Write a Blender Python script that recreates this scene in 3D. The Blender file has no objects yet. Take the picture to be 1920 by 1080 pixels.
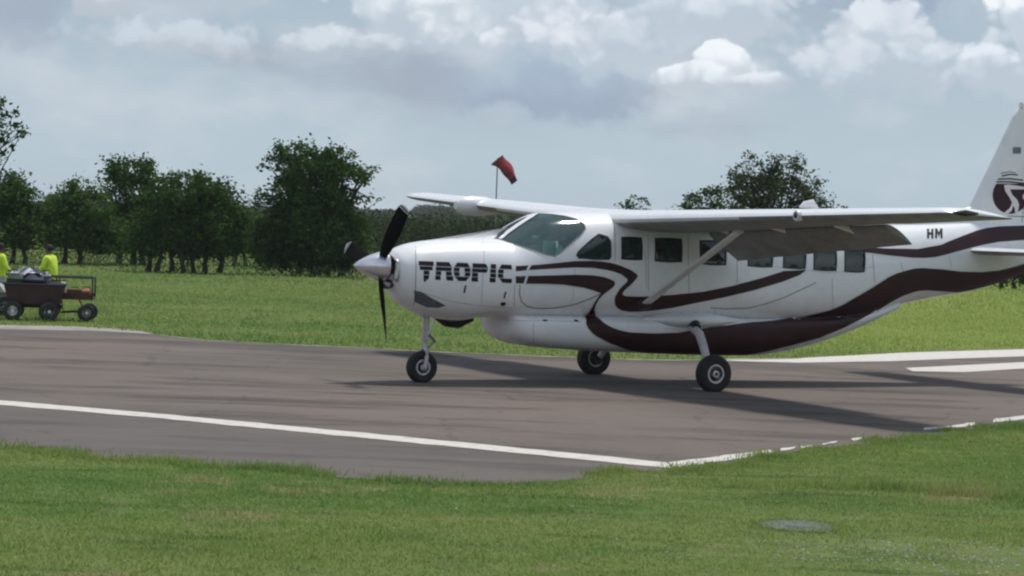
import bpy, bmesh, math, random
import numpy as np
from mathutils import Vector, Matrix
from mathutils.geometry import delaunay_2d_cdt
from mathutils.bvhtree import BVHTree
rad = math.radians
random.seed(7); rng = np.random.default_rng(7)
S = bpy.context.scene
COL = S.collection

# ------------------------------------------------------------------ camera
cd = bpy.data.cameras.new('camera'); cam = bpy.data.objects.new('camera', cd); COL.objects.link(cam)
cd.sensor_width = 36.0; cd.lens = 93.39; cd.clip_start = 0.1; cd.clip_end = 6000
PITCH, ROLL, CAMH = -0.03006, 0.03704, 2.663
_f = Vector((0, math.cos(PITCH), math.sin(PITCH))); _r0 = Vector((1, 0, 0)); _u0 = _r0.cross(_f)
_r = _r0*math.cos(ROLL) + _u0*math.sin(ROLL); _u = -_r0*math.sin(ROLL) + _u0*math.cos(ROLL)
M_ = Matrix((_r, _u, -_f)).transposed().to_4x4(); M_.translation = (0, 0, CAMH)
cam.matrix_world = M_
S.camera = cam
S.render.resolution_x, S.render.resolution_y = 1024, 576

# ------------------------------------------------------------------ sun, sky, exposure
SUN_EL, SUN_AZ = 70.0, 31.0           # azimuth clockwise from +Y (the view direction)
sd = bpy.data.lights.new('sun', 'SUN'); sun = bpy.data.objects.new('sun', sd); COL.objects.link(sun)
sd.energy = 3.2; sd.angle = rad(7); sd.color = (1.0, 0.955, 0.89)
sun.location = (20, 30, 80)
_sv = Vector((math.sin(rad(SUN_AZ))*math.cos(rad(SUN_EL)), math.cos(rad(SUN_AZ))*math.cos(rad(SUN_EL)), math.sin(rad(SUN_EL))))
sun.rotation_euler = _sv.to_track_quat('Z', 'Y').to_euler()
S.view_settings.view_transform = 'Standard'; S.view_settings.look = 'None'
S.view_settings.exposure = 0.13; S.view_settings.gamma = 1.0; S.view_settings.use_curve_mapping = False
S.cycles.filter_width = 2.3
S.cycles.max_bounces = 6; S.cycles.transparent_max_bounces = 12; S.cycles.use_denoising = True

W = bpy.data.worlds.new('World'); S.world = W; W.use_nodes = True
class NT:
    """tiny node-tree helper"""
    def __init__(s, tree): s.t = tree; s.t.nodes.clear()
    def n(s, typ, **kw):
        nd = s.t.nodes.new(typ)
        for k, v in kw.items(): setattr(nd, k, v)
        return nd
    def put(s, sock, v):
        if isinstance(v, bpy.types.NodeSocket): s.t.links.new(v, sock)
        elif isinstance(v, (tuple, list)) and len(v) == 3 and sock.type == 'RGBA': sock.default_value = (*v, 1)
        else: sock.default_value = v
    def m(s, op, a, b=None, c=None, clamp=False):
        nd = s.n('ShaderNodeMath', operation=op, use_clamp=clamp)
        for i, v in enumerate((a, b, c)):
            if v is not None: s.put(nd.inputs[i], v)
        return nd.outputs[0]
    def vec(s, x, y, z=0.0):
        nd = s.n('ShaderNodeCombineXYZ')
        for i, v in enumerate((x, y, z)): s.put(nd.inputs[i], v)
        return nd.outputs[0]
    def noise(s, vec, scale, detail=3, rough=.55, dist=0.0, dim='3D'):
        nd = s.n('ShaderNodeTexNoise', noise_dimensions=dim)
        if vec is not None: s.put(nd.inputs['Vector'], vec)
        nd.inputs['Scale'].default_value = scale; nd.inputs['Detail'].default_value = detail
        nd.inputs['Roughness'].default_value = rough; nd.inputs['Distortion'].default_value = dist
        return nd.outputs['Fac']
    def ramp(s, f, a, b, lo=0.0, hi=1.0, smooth=True):
        nd = s.n('ShaderNodeMapRange', interpolation_type='SMOOTHSTEP' if smooth else 'LINEAR')
        for i, v in enumerate((f, a, b, lo, hi)): s.put(nd.inputs[i], v)
        return nd.outputs[0]
    def mix(s, f, a, b):
        nd = s.n('ShaderNodeMix', data_type='RGBA')
        s.put(nd.inputs[0], f); s.put(nd.inputs[6], a); s.put(nd.inputs[7], b)
        return nd.outputs[2]

def srgb(r, g, b):
    return tuple(((c/255)/12.92 if c/255 <= .04045 else ((c/255+.055)/1.055)**2.4) for c in (r, g, b))

def build_sky():
    k = NT(W.node_tree)
    tc = k.n('ShaderNodeTexCoord').outputs['Generated']
    sx = k.n('ShaderNodeSeparateXYZ'); k.put(sx.inputs[0], tc); x, y, z = sx.outputs
    az = k.m('MULTIPLY', k.m('ARCTAN2', x, y), 57.2958)            # degrees right of +Y
    el = k.m('MULTIPLY', k.m('ARCSINE', z), 57.2958)               # degrees up
    sky = k.n('ShaderNodeTexSky', sky_type='NISHITA', sun_disc=False, sun_elevation=rad(SUN_EL), sun_rotation=rad(SUN_AZ),
              altitude=0, air_density=1.0, dust_density=2.0, ozone_density=1.0)
    G = 10.0                                                       # the Background strength is 1/G
    # wobble that makes the heaps billow: broad swirls plus cauliflower lobes
    p = k.vec(az, k.m('MULTIPLY', el, 1.25), 0)
    pd = k.n('ShaderNodeTexNoise'); k.put(pd.inputs['Vector'], p); pd.inputs['Scale'].default_value = .9; pd.inputs['Detail'].default_value = 6; pd.inputs['Roughness'].default_value = .6
    ds = k.n('ShaderNodeSeparateXYZ'); k.put(ds.inputs[0], pd.outputs['Color'])
    wx = k.m('MULTIPLY', k.m('SUBTRACT', ds.outputs[0], .5), 2.6); wy = k.m('MULTIPLY', k.m('SUBTRACT', ds.outputs[1], .5), 2.0)
    def lobes(sc, off):
        vo = k.n('ShaderNodeTexVoronoi', feature='SMOOTH_F1'); q = k.n('ShaderNodeVectorMath', operation='ADD'); k.put(q.inputs[0], k.vec(k.m('ADD', az, k.m('MULTIPLY', wx, .35)), k.m('MULTIPLY', k.m('ADD', el, k.m('MULTIPLY', wy, .35)), 1.25), 0)); q.inputs[1].default_value = (off, off*.7, 0)
        k.put(vo.inputs['Vector'], q.outputs[0]); vo.inputs['Scale'].default_value = sc; vo.inputs['Smoothness'].default_value = .35
        return k.m('SUBTRACT', .5, vo.outputs['Distance'])
    puff = k.m('ADD', k.m('MULTIPLY', lobes(1.15, 3.3), .75), k.m('MULTIPLY', lobes(2.9, 8.1), .42))
    veil = k.mix(k.ramp(el, 0, 6.5), srgb(178, 196, 207), srgb(160, 177, 194))
    big = k.noise(k.vec(k.m('MULTIPLY', az, .55), el, 3.7), .42, 5, .55)
    veil = k.mix(k.m('MULTIPLY', k.ramp(big, .42, .66), .6), veil, srgb(206, 211, 219))
    low = k.noise(k.vec(k.m('MULTIPLY', az, .4), el, 9.1), .4, 4, .5)
    veil = k.mix(k.m('MULTIPLY', k.ramp(low, .52, .70), k.ramp(el, .8, 2.6)), veil, srgb(158, 170, 186))
    col = veil
    # cumulus heaps: azimuth, elevation of the middle, half width, half height, opacity, lit colour, base colour
    def blob(caz, cel, rx, ry, op, lit, base, soft=.35, wob=1.0, pf=1.0, grow=.35):
        nonlocal col
        dx = k.m('DIVIDE', k.m('SUBTRACT', k.m('ADD', az, k.m('MULTIPLY', wx, wob)), caz), rx)
        dy = k.m('DIVIDE', k.m('SUBTRACT', k.m('ADD', el, k.m('MULTIPLY', wy, wob)), cel), ry)
        d = k.m('SQRT', k.m('ADD', k.m('MULTIPLY', dx, dx), k.m('MULTIPLY', dy, dy)))
        d = k.m('SUBTRACT', d, k.m('MULTIPLY', puff, pf))
        a = k.m('MULTIPLY', k.ramp(d, 1.06+soft*.15, 1.02-soft*.62), min(1.0, op*1.15))
        a = k.m('MULTIPLY', a, k.ramp(dy, -1.3, -.3))              # the foot fades into the haze
        sh = k.ramp(k.m('ADD', k.m('ADD', dy, k.m('MULTIPLY', dx, -.12)), k.m('MULTIPLY', puff, 1.9*pf)), -.45, .85)
        col = k.mix(a, col, k.mix(sh, tuple(min(.95, q*1.10) for q in base) if ry > .4 and lit[0] > .5 else base, tuple(min(.93, q*1.17) for q in lit)))
    A3 = lambda v: srgb(v-6, v, v+9)

    blob(-10.9, 4.2, 1.9, 1.5, .7, srgb(158, 171, 188), srgb(154, 167, 184), .9, 1, .3)
    blob(0.9, 2.55, 2.6, .75, .75, srgb(152, 168, 188), srgb(150, 165, 186), .8, .8, .3)
    blob(7.9, 5.2, 1.5, 1.0, .8, srgb(152, 168, 188), srgb(150, 166, 188), .8, .8, .3)
    blob(-8.9, 4.6, .75, 1.0, .75, srgb(206, 212, 220), A3(184), .5, .6)
    blob(-6.6, 4.75, 1.45, 1.05, .92, srgb(214, 218, 225), srgb(170, 182, 194), .28, .5)
    blob(-7.3, 3.3, 2.4, .45, .5, srgb(200, 208, 217), A3(184), .8, .8)
    blob(-2.0, 4.1, 1.8, .85, .85, srgb(212, 217, 224), srgb(176, 188, 199), .35, .6)
    blob(-4.0, 3.4, 1.6, .4, .6, srgb(202, 209, 217), srgb(176, 188, 199), .6, .6)
    blob(0.6, 4.9, 1.9, 1.3, .9, srgb(213, 218, 225), srgb(182, 193, 204), .35, .7)
    blob(1.6, 3.6, 1.9, .8, .8, srgb(208, 213, 221), srgb(176, 188, 200), .45, .7)
    blob(5.0, 5.6, 2.0, 1.55, .95, srgb(222, 226, 232), srgb(186, 196, 207), .22, .5)
    blob(4.0, 4.2, 2.4, .9, .6, srgb(208, 214, 222), srgb(182, 193, 204), .5, .7)
    blob(7.6, 4.1, 1.2, .75, .7, srgb(214, 219, 226), srgb(184, 195, 206), .4, .5)
    blob(4.3, 3.25, .62, .52, .9, srgb(222, 226, 231), srgb(192, 201, 210), .22, .2, .7)
    blob(3.5, 2.95, .95, .35, .85, srgb(218, 224, 230), srgb(186, 197, 207), .3, .3, .8)
    blob(5.1, 2.85, .8, .26, .8, srgb(212, 218, 226), srgb(184, 194, 205), .4, .3, .8)
    blob(8.0, 3.2, 2.4, .7, .6, srgb(206, 212, 220), srgb(176, 188, 200), .6, .7)
    blob(10.6, 5.7, 1.25, 1.0, 1.0, srgb(240, 242, 246), srgb(192, 200, 212), .16, .4)
    blob(11.2, 4.3, 1.5, .9, .9, srgb(222, 227, 233), srgb(182, 193, 205), .3, .5)
    blob(10.6, 3.2, 1.6, .6, .75, srgb(212, 218, 226), srgb(176, 188, 200), .5, .6)
    # the rest of the sky dome: broken cloud of the same kind
    far = k.noise(tc, 2.6, 6, .6)
    farc = k.mix(k.ramp(far, .44, .66), srgb(140, 162, 188), srgb(226, 228, 233))
    col = k.mix(k.ramp(el, 8, 20), col, farc)
    away = k.ramp(k.m('ABSOLUTE', az), 16, 30)
    col = k.mix(k.m('MULTIPLY', away, k.ramp(el, 2, 8)), col, farc)
    sc = k.n('ShaderNodeVectorMath', operation='SCALE'); k.put(sc.inputs[0], col); sc.inputs['Scale'].default_value = G
    out = k.mix(.94, sky.outputs[0], sc.outputs[0])
    bg = k.n('ShaderNodeBackground'); k.put(bg.inputs[0], out); bg.inputs[1].default_value = 1.0/G
    wo = k.n('ShaderNodeOutputWorld'); k.put(wo.inputs[0], bg.outputs[0])
build_sky()
W.cycles.sampling_method = 'MANUAL'; W.cycles.sample_map_resolution = 512

# ------------------------------------------------------------------ materials
def mat(name, col, rough=.6, metal=0.0, coat=0.0, var=0.0, vscale=6.0, bump=0.0, bscale=40.0, spec=.5, col2=None, vdetail=4):
    m = bpy.data.materials.new(name); m.use_nodes = True; k = NT(m.node_tree)
    p = k.n('ShaderNodeBsdfPrincipled'); o = k.n('ShaderNodeOutputMaterial'); k.put(o.inputs[0], p.outputs[0])
    p.inputs['Roughness'].default_value = rough; p.inputs['Metallic'].default_value = metal
    p.inputs['Coat Weight'].default_value = coat; p.inputs['Coat Roughness'].default_value = .08
    p.inputs['Specular IOR Level'].default_value = spec
    p.inputs['Base Color'].default_value = (*col, 1)
    if var or col2:
        oc = k.n('ShaderNodeTexCoord').outputs['Object']
        f = k.noise(oc, vscale, vdetail, .6)
        c2 = col2 or tuple(c*(1-var) for c in col)
        k.put(p.inputs['Base Color'], k.mix(k.ramp(f, .35, .68), col, c2))
    if bump:
        oc = k.n('ShaderNodeTexCoord').outputs['Object']
        b = k.n('ShaderNodeBump'); b.inputs['Strength'].default_value = bump; b.inputs['Distance'].default_value = .02
        k.put(b.inputs['Height'], k.noise(oc, bscale, 3)); k.put(p.inputs['Normal'], b.outputs[0])
    m['nt'] = 1
    return m

def glass_mat(name, tint, gloss=.9, rough=.03, base=.03, dust=.04, film=(.3, .36, .35)):
    m = bpy.data.materials.new(name); m.use_nodes = True; k = NT(m.node_tree)
    tr = k.n('ShaderNodeBsdfTransparent'); k.put(tr.inputs[0], tint)
    gl = k.n('ShaderNodeBsdfGlossy'); k.put(gl.inputs[0], (gloss,)*3); gl.inputs['Roughness'].default_value = rough
    fr = k.n('ShaderNodeFresnel'); fr.inputs[0].default_value = 1.5
    mx = k.n('ShaderNodeMixShader'); k.put(mx.inputs[0], k.m('ADD', k.m('MULTIPLY', fr.outputs[0], 1.0), base)); k.put(mx.inputs[2], gl.outputs[0])
    df = k.n('ShaderNodeBsdfDiffuse'); k.put(df.inputs[0], film); m2 = k.n('ShaderNodeMixShader'); m2.inputs[0].default_value = dust
    k.put(m2.inputs[1], tr.outputs[0]); k.put(m2.inputs[2], df.outputs[0]); k.put(mx.inputs[1], m2.outputs[0])
    o = k.n('ShaderNodeOutputMaterial'); k.put(o.inputs[0], mx.outputs[0])
    return m

def paint_mat():
    """white aircraft paint, a darker lining inside, faint dirt low on the skin"""
    m = bpy.data.materials.new('white_aircraft_paint'); m.use_nodes = True; k = NT(m.node_tree)
    oc = k.n('ShaderNodeTexCoord').outputs['Object']
    f = k.noise(oc, 2.2, 5, .62)
    c = k.mix(k.ramp(f, .40, .75), (.76, .76, .77), (.68, .68, .69))
    f2 = k.noise(oc, 14, 4, .6); c = k.mix(k.ramp(f2, .62, .80, 0, .35), c, (.50, .48, .45))
    # panel joints across the skin every 0.62 m
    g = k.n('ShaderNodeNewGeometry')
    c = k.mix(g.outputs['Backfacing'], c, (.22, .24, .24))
    p = k.n('ShaderNodeBsdfPrincipled'); k.put(p.inputs['Base Color'], c)
    k.put(p.inputs['Roughness'], k.ramp(f, .3, .7, .24, .36)); p.inputs['Coat Weight'].default_value = .35; p.inputs['Coat Roughness'].default_value = .1
    b = k.n('ShaderNodeBump'); b.inputs['Strength'].default_value = .12; b.inputs['Distance'].default_value = .02
    k.put(b.inputs['Height'], k.noise(oc, 5, 2)); k.put(p.inputs['Normal'], b.outputs[0])
    o = k.n('ShaderNodeOutputMaterial'); k.put(o.inputs[0], p.outputs[0])
    return m

WHITE = paint_mat()
MAROON = mat('maroon_livery_paint', (.034, .0075, .010), .42, spec=.3, var=.3, vscale=3)
INK = mat('dark_lettering_paint', (.012, .005, .009), .5, spec=.25)
SEAM = mat('grey_panel_joint', (.22, .23, .23), .6)
SOOT = mat('dark_soot', (.09, .09, .11), .7, col2=(.14, .14, .165), vscale=5)
RUBBER = mat('black_tyre_rubber', (.012, .012, .012), .75, var=.4, vscale=25)
RUBBER_D = mat('dusty_tyre_rubber', (.035, .033, .030), .85, var=.5, vscale=12)
RIM = mat('white_wheel_rim', (.74, .73, .72), .4, var=.25, vscale=20)
METAL = mat('bare_metal', (.55, .55, .56), .28, 1.0, var=.2, vscale=18)
GEARP = mat('grey_gear_paint', (.55, .52, .52), .4, var=.2, vscale=14)
BLACK = mat('black_paint', (.012, .012, .013), .45)
BLADE = mat('black_blade_paint', (.004, .004, .004), .8, spec=.08)
CHROME = mat('polished_spinner', (.72, .70, .74), .22, .75, var=.12, vscale=5)
CABIN_GLASS = glass_mat('dark_cabin_glass', (.14, .30, .26), .8, .05, .03, .07, (.18, .36, .33))
WIND_GLASS = glass_mat('pale_windscreen_glass', (.55, .84, .80), .45, .10, .05, .13, (.36, .60, .61))
SEATM = mat('grey_leather', (.16, .16, .15), .6, var=.3)
PANELM = mat('dark_instrument_panel', (.05, .055, .06), .7)
FLAPM = mat('shade_toned_lower_skin_paint', (.27, .27, .255), .5, var=.3, vscale=4)  # darker stand-in for the white paint: underwing shade put into the colour
LENS = mat('dark_lens', (.02, .02, .022), .1)

# ------------------------------------------------------------------ mesh helpers
def mesh_obj(name, verts, faces, material, parent=None, smooth=True, loc=None):
    me = bpy.data.meshes.new(name); me.from_pydata([tuple(v) for v in verts], [], faces); me.update()
    if smooth: me.polygons.foreach_set('use_smooth', [True]*len(me.polygons))
    for mm in (material if isinstance(material, (list, tuple)) else [material]): me.materials.append(mm)
    o = bpy.data.objects.new(name, me); COL.objects.link(o)
    if parent: o.parent = parent
    if loc is not None: o.location = loc
    return o
def bm_obj(name, bm, material, parent=None, smooth=True, angle=None):
    me = bpy.data.meshes.new(name); bmesh.ops.recalc_face_normals(bm, faces=bm.faces[:]); bm.to_mesh(me); bm.free()
    if smooth:
        me.polygons.foreach_set('use_smooth', [True]*len(me.polygons))
        if angle: me.set_sharp_from_angle(angle=rad(angle))
    for mm in (material if isinstance(material, (list, tuple)) else [material]): me.materials.append(mm)
    o = bpy.data.objects.new(name, me); COL.objects.link(o)
    if parent: o.parent = parent
    return o
def tag(o, label=None, cat=None, group=None, kind=None):
    if label: o['label'] = label
    if cat: o['category'] = cat
    if group: o['group'] = group
    if kind: o['kind'] = kind
    return o
def empty(name, loc=(0, 0, 0), rz=0.0):
    o = bpy.data.objects.new(name, None); COL.objects.link(o); o.location = loc; o.rotation_euler = (0, 0, rz); o.empty_display_size = .2
    return o
def loft(rings, cap0=True, cap1=True, closed=True):
    v, f = [], []; n = len(rings[0])
    for r in rings: v += [tuple(p) for p in r]
    for i in range(len(rings)-1):
        for j in range(n if closed else n-1):
            a, b = i*n+j, i*n+(j+1) % n
            f.append((a, b, b+n, a+n))
    if cap0: f.append(tuple(range(n))[::-1])
    if cap1: f.append(tuple(range((len(rings)-1)*n, len(rings)*n)))
    return v, f
def tube_rings(pts, radii, n=10, flat=1.0):
    """rings round a polyline"""
    P = [Vector(p) for p in pts]; R = []
    for i, p in enumerate(P):
        d = (P[min(i+1, len(P)-1)]-P[max(i-1, 0)]).normalized()
        a = d.cross(Vector((0, 0, 1)) if abs(d.z) < .9 else Vector((1, 0, 0))).normalized(); b = d.cross(a)
        r = radii[i] if isinstance(radii, (list, tuple)) else radii
        R.append([p + a*math.cos(t)*r + b*math.sin(t)*r*flat for t in [2*math.pi*k/n for k in range(n)]])
    return R
class MB:
    """collects shapes for ONE mesh"""
    def __init__(s): s.v = []; s.f = []
    def add(s, v, f):
        o = len(s.v); s.v += [tuple(p) for p in v]; s.f += [tuple(i+o for i in q) for q in f]; return s
    def tube(s, pts, r, n=8, flat=1.0): return s.add(*loft(tube_rings(pts, r, n, flat)))
    def box(s, c, d, rz=0.0, bev=0.0):
        cx, cy, cz = c; hx, hy, hz = d[0]/2, d[1]/2, d[2]/2; cs, sn = math.cos(rz), math.sin(rz)
        if not bev:
            P = [(-hx, -hy, -hz), (hx, -hy, -hz), (hx, hy, -hz), (-hx, hy, -hz), (-hx, -hy, hz), (hx, -hy, hz), (hx, hy, hz), (-hx, hy, hz)]
            F = [(0, 3, 2, 1), (4, 5, 6, 7), (0, 1, 5, 4), (1, 2, 6, 5), (2, 3, 7, 6), (3, 0, 4, 7)]
        else:
            b = min(bev, hx*.9, hy*.9, hz*.9)
            P = []; F = []
            def ring(x, y, z): return [(-x+b, -y, z), (x-b, -y, z), (x, -y+b, z), (x, y-b, z), (x-b, y, z), (-x+b, y, z), (-x, y-b, z), (-x, -y+b, z)]
            P, F = loft([ring(hx-b*.8, hy-b*.8, -hz), ring(hx, hy, -hz+b), ring(hx, hy, hz-b), ring(hx-b*.8, hy-b*.8, hz)])
        s.add([(cx+x*cs-y*sn, cy+x*sn+y*cs, cz+z) for x, y, z in P], F); return s
    def lathe(s, prof, n=24, M=None):
        """prof: (radius, height) pairs, spun round local z, placed by M"""
        rings = [[(r*math.cos(t), r*math.sin(t), h) for t in [2*math.pi*k/n for k in range(n)]] for r, h in prof]
        v, f = loft(rings, prof[0][0] > 1e-4, prof[-1][0] > 1e-4)
        if M is not None: v = [M @ Vector(p) for p in v]
        return s.add(v, f)
    def obj(s, name, m, parent=None, smooth=True, angle=35):
        bm = bmesh.new(); vs = [bm.verts.new(p) for p in s.v]
        for q in s.f:
            try: bm.faces.new([vs[i] for i in q])
            except ValueError: pass
        bmesh.ops.remove_doubles(bm, verts=bm.verts[:], dist=1e-5)
        return bm_obj(name, bm, m, parent, smooth, angle)
def T(x, y, z): return Matrix.Translation((x, y, z))
def RX(a): return Matrix.Rotation(rad(a), 4, 'X')
def RY(a): return Matrix.Rotation(rad(a), 4, 'Y')
def RZ(a): return Matrix.Rotation(rad(a), 4, 'Z')

# ================================================================== AIRPLANE
# plane coordinates: x runs aft from the spinner tip, l is to the plane's left, z up. local = (x, -l, z)
PX, PY, PYAW = -2.33, 39.2066, 0.49679
plane = tag(empty('airplane', (PX, PY, 0), PYAW), 'white high wing turboprop airplane with maroon ribbon livery taxiing on the runway', 'airplane')
def V(x, l, z): return Vector((x, -l, z))

FUS = [  # x, zb, zt, zc, halfwidth, n_top, n_bottom
 (.56, 1.44, 1.92, 1.70, .31, 2.1, 2.1), (.59, 1.39, 1.955, 1.69, .37, 2.1, 2.1), (.66, 1.27, 2.00, 1.66, .43, 2.1, 2.2), (.82, 1.14, 2.065, 1.61, .50, 2.2, 2.2), (1.0, 1.05, 2.105, 1.58, .545, 2.25, 2.2), (1.2, .99, 2.135, 1.57, .59, 2.3, 2.2),
 (1.67, .94, 2.18, 1.56, .67, 2.4, 2.3), (2.10, 1.0, 2.20, 1.55, .735, 2.4, 2.6), (2.30, 1.0, 2.225, 1.56, .76, 2.2, 2.9),
 (2.48, 1.0, 2.325, 1.58, .775, 2.05, 3.0), (2.73, 1.0, 2.465, 1.62, .79, 2.0, 3.1), (3.0, 1.0, 2.58, 1.66, .80, 2.15, 3.2), (3.3, 1.0, 2.62, 1.69, .81, 2.45, 3.2), (3.7, 1.0, 2.64, 1.72, .815, 2.8, 3.3), (4.2, 1.0, 2.655, 1.74, .815, 3.0, 3.3),
 (6.4, 1.0, 2.65, 1.74, .81, 3.0, 3.2), (7.4, 1.0, 2.62, 1.74, .79, 2.8, 3.0), (8.4, 1.02, 2.60, 1.76, .73, 2.6, 2.7), (9.2, 1.10, 2.60, 1.81, .62, 2.4, 2.4),
 (9.9, 1.30, 2.62, 1.92, .52, 2.3, 2.2), (10.6, 1.43, 2.66, 2.02, .43, 2.2, 2.1), (11.4, 1.55, 2.72, 2.12, .32, 2.1, 2.1), (12.1, 1.75, 2.76, 2.24, .22, 2.1, 2.0), (12.8, 2.0, 2.78, 2.38, .10, 2.0, 2.0)]
POD = [ (2.39, .86, 1.12, 1.0, .34, 2, 2.6), (2.405, .78, 1.12, 1.0, .48, 2, 2.8), (2.45, .71, 1.12, 1.0, .58, 2, 3.0), (2.55, .65, 1.12, .98, .66, 2, 3.2), (2.75, .59, 1.12, .95, .71, 2, 3.4), (3.3, .54, 1.12, .95, .745, 2, 3.4),
 (4.5, .49, 1.12, .95, .76, 2, 3.4), (6.2, .45, 1.12, .95, .75, 2, 3.2), (6.9, .45, 1.12, .95, .72, 2, 3.0), (7.38, .50, 1.13, .97, .68, 2, 2.8), (8.0, .62, 1.15, 1.0, .62, 2, 2.6), (8.6, .79, 1.2, 1.05, .54, 2, 2.4), (9.2, 1.0, 1.3, 1.16, .45, 2, 2.2), (9.7, 1.20, 1.45, 1.3, .36, 2, 2.0)]
def _pchip(tab):
    X = np.array([t[0] for t in tab]); cols = []
    for c in range(1, 7):
        Y = np.array([t[c] for t in tab]); h = np.diff(X); d = np.diff(Y)/h; m = np.zeros(len(X))
        for i in range(1, len(X)-1):
            if d[i-1]*d[i] > 0:
                w1, w2 = 2*h[i]+h[i-1], h[i]+2*h[i-1]; m[i] = (w1+w2)/(w1/d[i-1]+w2/d[i])
        m[0], m[-1] = d[0], d[-1]; cols.append((Y, m))
    def f(x):
        x = min(max(x, X[0]), X[-1]); i = min(int(np.searchsorted(X, x, 'right'))-1, len(X)-2); h = X[i+1]-X[i]; t = (x-X[i])/h
        a, b, c, d = 2*t**3-3*t**2+1, t**3-2*t**2+t, -2*t**3+3*t**2, t**3-t**2
        return [a*Y[i]+b*h*m[i]+c*Y[i+1]+d*h*m[i+1] for Y, m in cols]
    return f
fus_at, pod_at = _pchip(FUS), _pchip(POD)
def surf(fn, x, phi):
    zb, zt, zc, hw, nt, nb = fn(x)
    c, s = math.cos(phi), math.sin(phi); n = nt if s > 0 else nb
    r = (abs(c)**n+abs(s)**n)**(-1/n)
    return Vector((x, hw*r*c, zc+((zt-zc) if s > 0 else (zc-zb))*r*s))        # (x, l, z)
def surf_n(fn, x, phi):
    e = 1e-3; a = surf(fn, x+e, phi)-surf(fn, x-e, phi); b = surf(fn, x, phi+e)-surf(fn, x, phi-e)
    n = b.cross(a); n.normalize()
    if n.y*math.cos(phi)+n.z*math.sin(phi) < 0: n = -n
    return n
SK = .85                                   # metres per radian, evens out the (x, phi) chart
def resample(poly, step):
    out = []
    for i, a in enumerate(poly):
        b = poly[(i+1) % len(poly)]; d = math.dist(a, b); n = max(1, int(round(d/step)))
        out += [(a[0]+(b[0]-a[0])*t/n, a[1]+(b[1]-a[1])*t/n) for t in range(n)]
    return out
def round_poly(poly, r):
    out = []; n = len(poly)
    for i in range(n):
        p, a, b = Vector(poly[i]), Vector(poly[i-1]), Vector(poly[(i+1) % n])
        ra, rb = min(r, (a-p).length*.45), min(r, (b-p).length*.45)
        u, w = p+(a-p).normalized()*ra, p+(b-p).normalized()*rb
        for t in (0, .25, .5, .75, 1): out.append(tuple(u*(1-t)**2+p*2*t*(1-t)+w*t*t))
    return out
def inpoly(P, poly):
    P = np.asarray(P, float); poly = np.asarray(poly, float); r = np.zeros(len(P), bool); j = len(poly)-1
    for i in range(len(poly)):
        xi, yi = poly[i]; xj, yj = poly[j]
        if yi != yj: r ^= ((yi > P[:, 1]) != (yj > P[:, 1])) & (P[:, 0] < (xj-xi)*(P[:, 1]-yi)/(yj-yi)+xi)
        j = i
    return r
def near_edge(P, poly, d):
    P = np.asarray(P, float); r = np.zeros(len(P), bool); q = np.asarray(poly, float)
    for i in range(len(q)):
        a, b = q[i-1], q[i]; ab = b-a; t = np.clip(((P-a)@ab)/max(ab@ab, 1e-12), 0, 1)
        r |= np.hypot(*(P-(a+t[:, None]*ab)).T) < d
    return r
def fill(poly, step):
    """triangles that fill a 2D polygon, with interior points every step"""
    poly = resample(poly, step); q = np.array(poly)
    gx = np.arange(q[:, 0].min(), q[:, 0].max(), step); gy = np.arange(q[:, 1].min(), q[:, 1].max(), step)
    G = np.array([(x+(j % 2)*step*.4, y) for j, y in enumerate(gy) for x in gx]) if len(gx) and len(gy) else np.zeros((0, 2))
    if len(G): G = G[inpoly(G, poly)]
    if len(G): G = G[~near_edge(G, poly, step*.45)]
    pts = [Vector(p) for p in poly]+[Vector(p) for p in G]; n = len(poly)
    v, e, f, *_ = delaunay_2d_cdt(pts, [(i, (i+1) % n) for i in range(n)], [], 0, 1e-5)
    c = np.array([[sum(v[i][k] for i in t)/3 for k in (0, 1)] for t in f]); ok = inpoly(c, poly)
    return [tuple(p) for p in v], [t for t, o in zip(f, ok) if o]
#DATA_BEGIN
WINDOWS = [
 ('wind', [(2.198,1.277),(2.256,1.194),(2.327,1.022),(2.409,0.855),(2.489,0.733),(2.576,0.628),(2.67,0.534),(2.808,0.408),(2.948,0.338),(3.04,0.376),(3.163,0.462),(3.289,0.549),(3.432,0.645),(3.528,0.744),(3.533,0.844),(3.461,0.984),(3.387,1.056),(3.32,1.143),(3.229,1.229),(3.152,1.346),(3.081,1.467),(3.067,1.7),(2.899,1.674),(2.821,1.779),(2.657,1.772),(2.564,1.767),(2.465,1.724)]),
 ('door', [(3.715,0.624),(3.854,0.578),(3.899,0.504),(3.887,0.263),(3.849,0.23),(3.361,0.267),(3.318,0.321),(3.358,0.386)]),
 ('cabin', [(4.112,0.56),(4.453,0.56),(4.444,0.232),(4.093,0.234)]),
 ('cabin', [(4.712,0.559),(5.176,0.564),(5.156,0.211),(4.693,0.213)]),
 ('cabin', [(5.524,0.548),(5.987,0.544),(5.97,0.183),(5.507,0.189)]),
 ('cabin', [(6.413,0.531),(6.871,0.534),(6.843,0.17),(6.398,0.175)]),
 ('cabin', [(7.088,0.529),(7.517,0.532),(7.485,0.161),(7.069,0.163)]),
 ('cabin', [(7.684,0.511),(8.129,0.517),(8.107,0.127),(7.665,0.145)]),
 ('cabin', [(8.314,0.502),(8.736,0.495),(8.702,0.097),(8.294,0.111)]),
]
POST = [(2.259,1.273),(2.258,1.177),(2.419,1.272),(2.508,1.294),(2.598,1.319),(2.686,1.337),(2.777,1.363),(2.884,1.382),(3.024,1.474),(3.067,1.7),(2.814,1.516),(2.719,1.485),(2.631,1.467),(2.46,1.422)]
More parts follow.
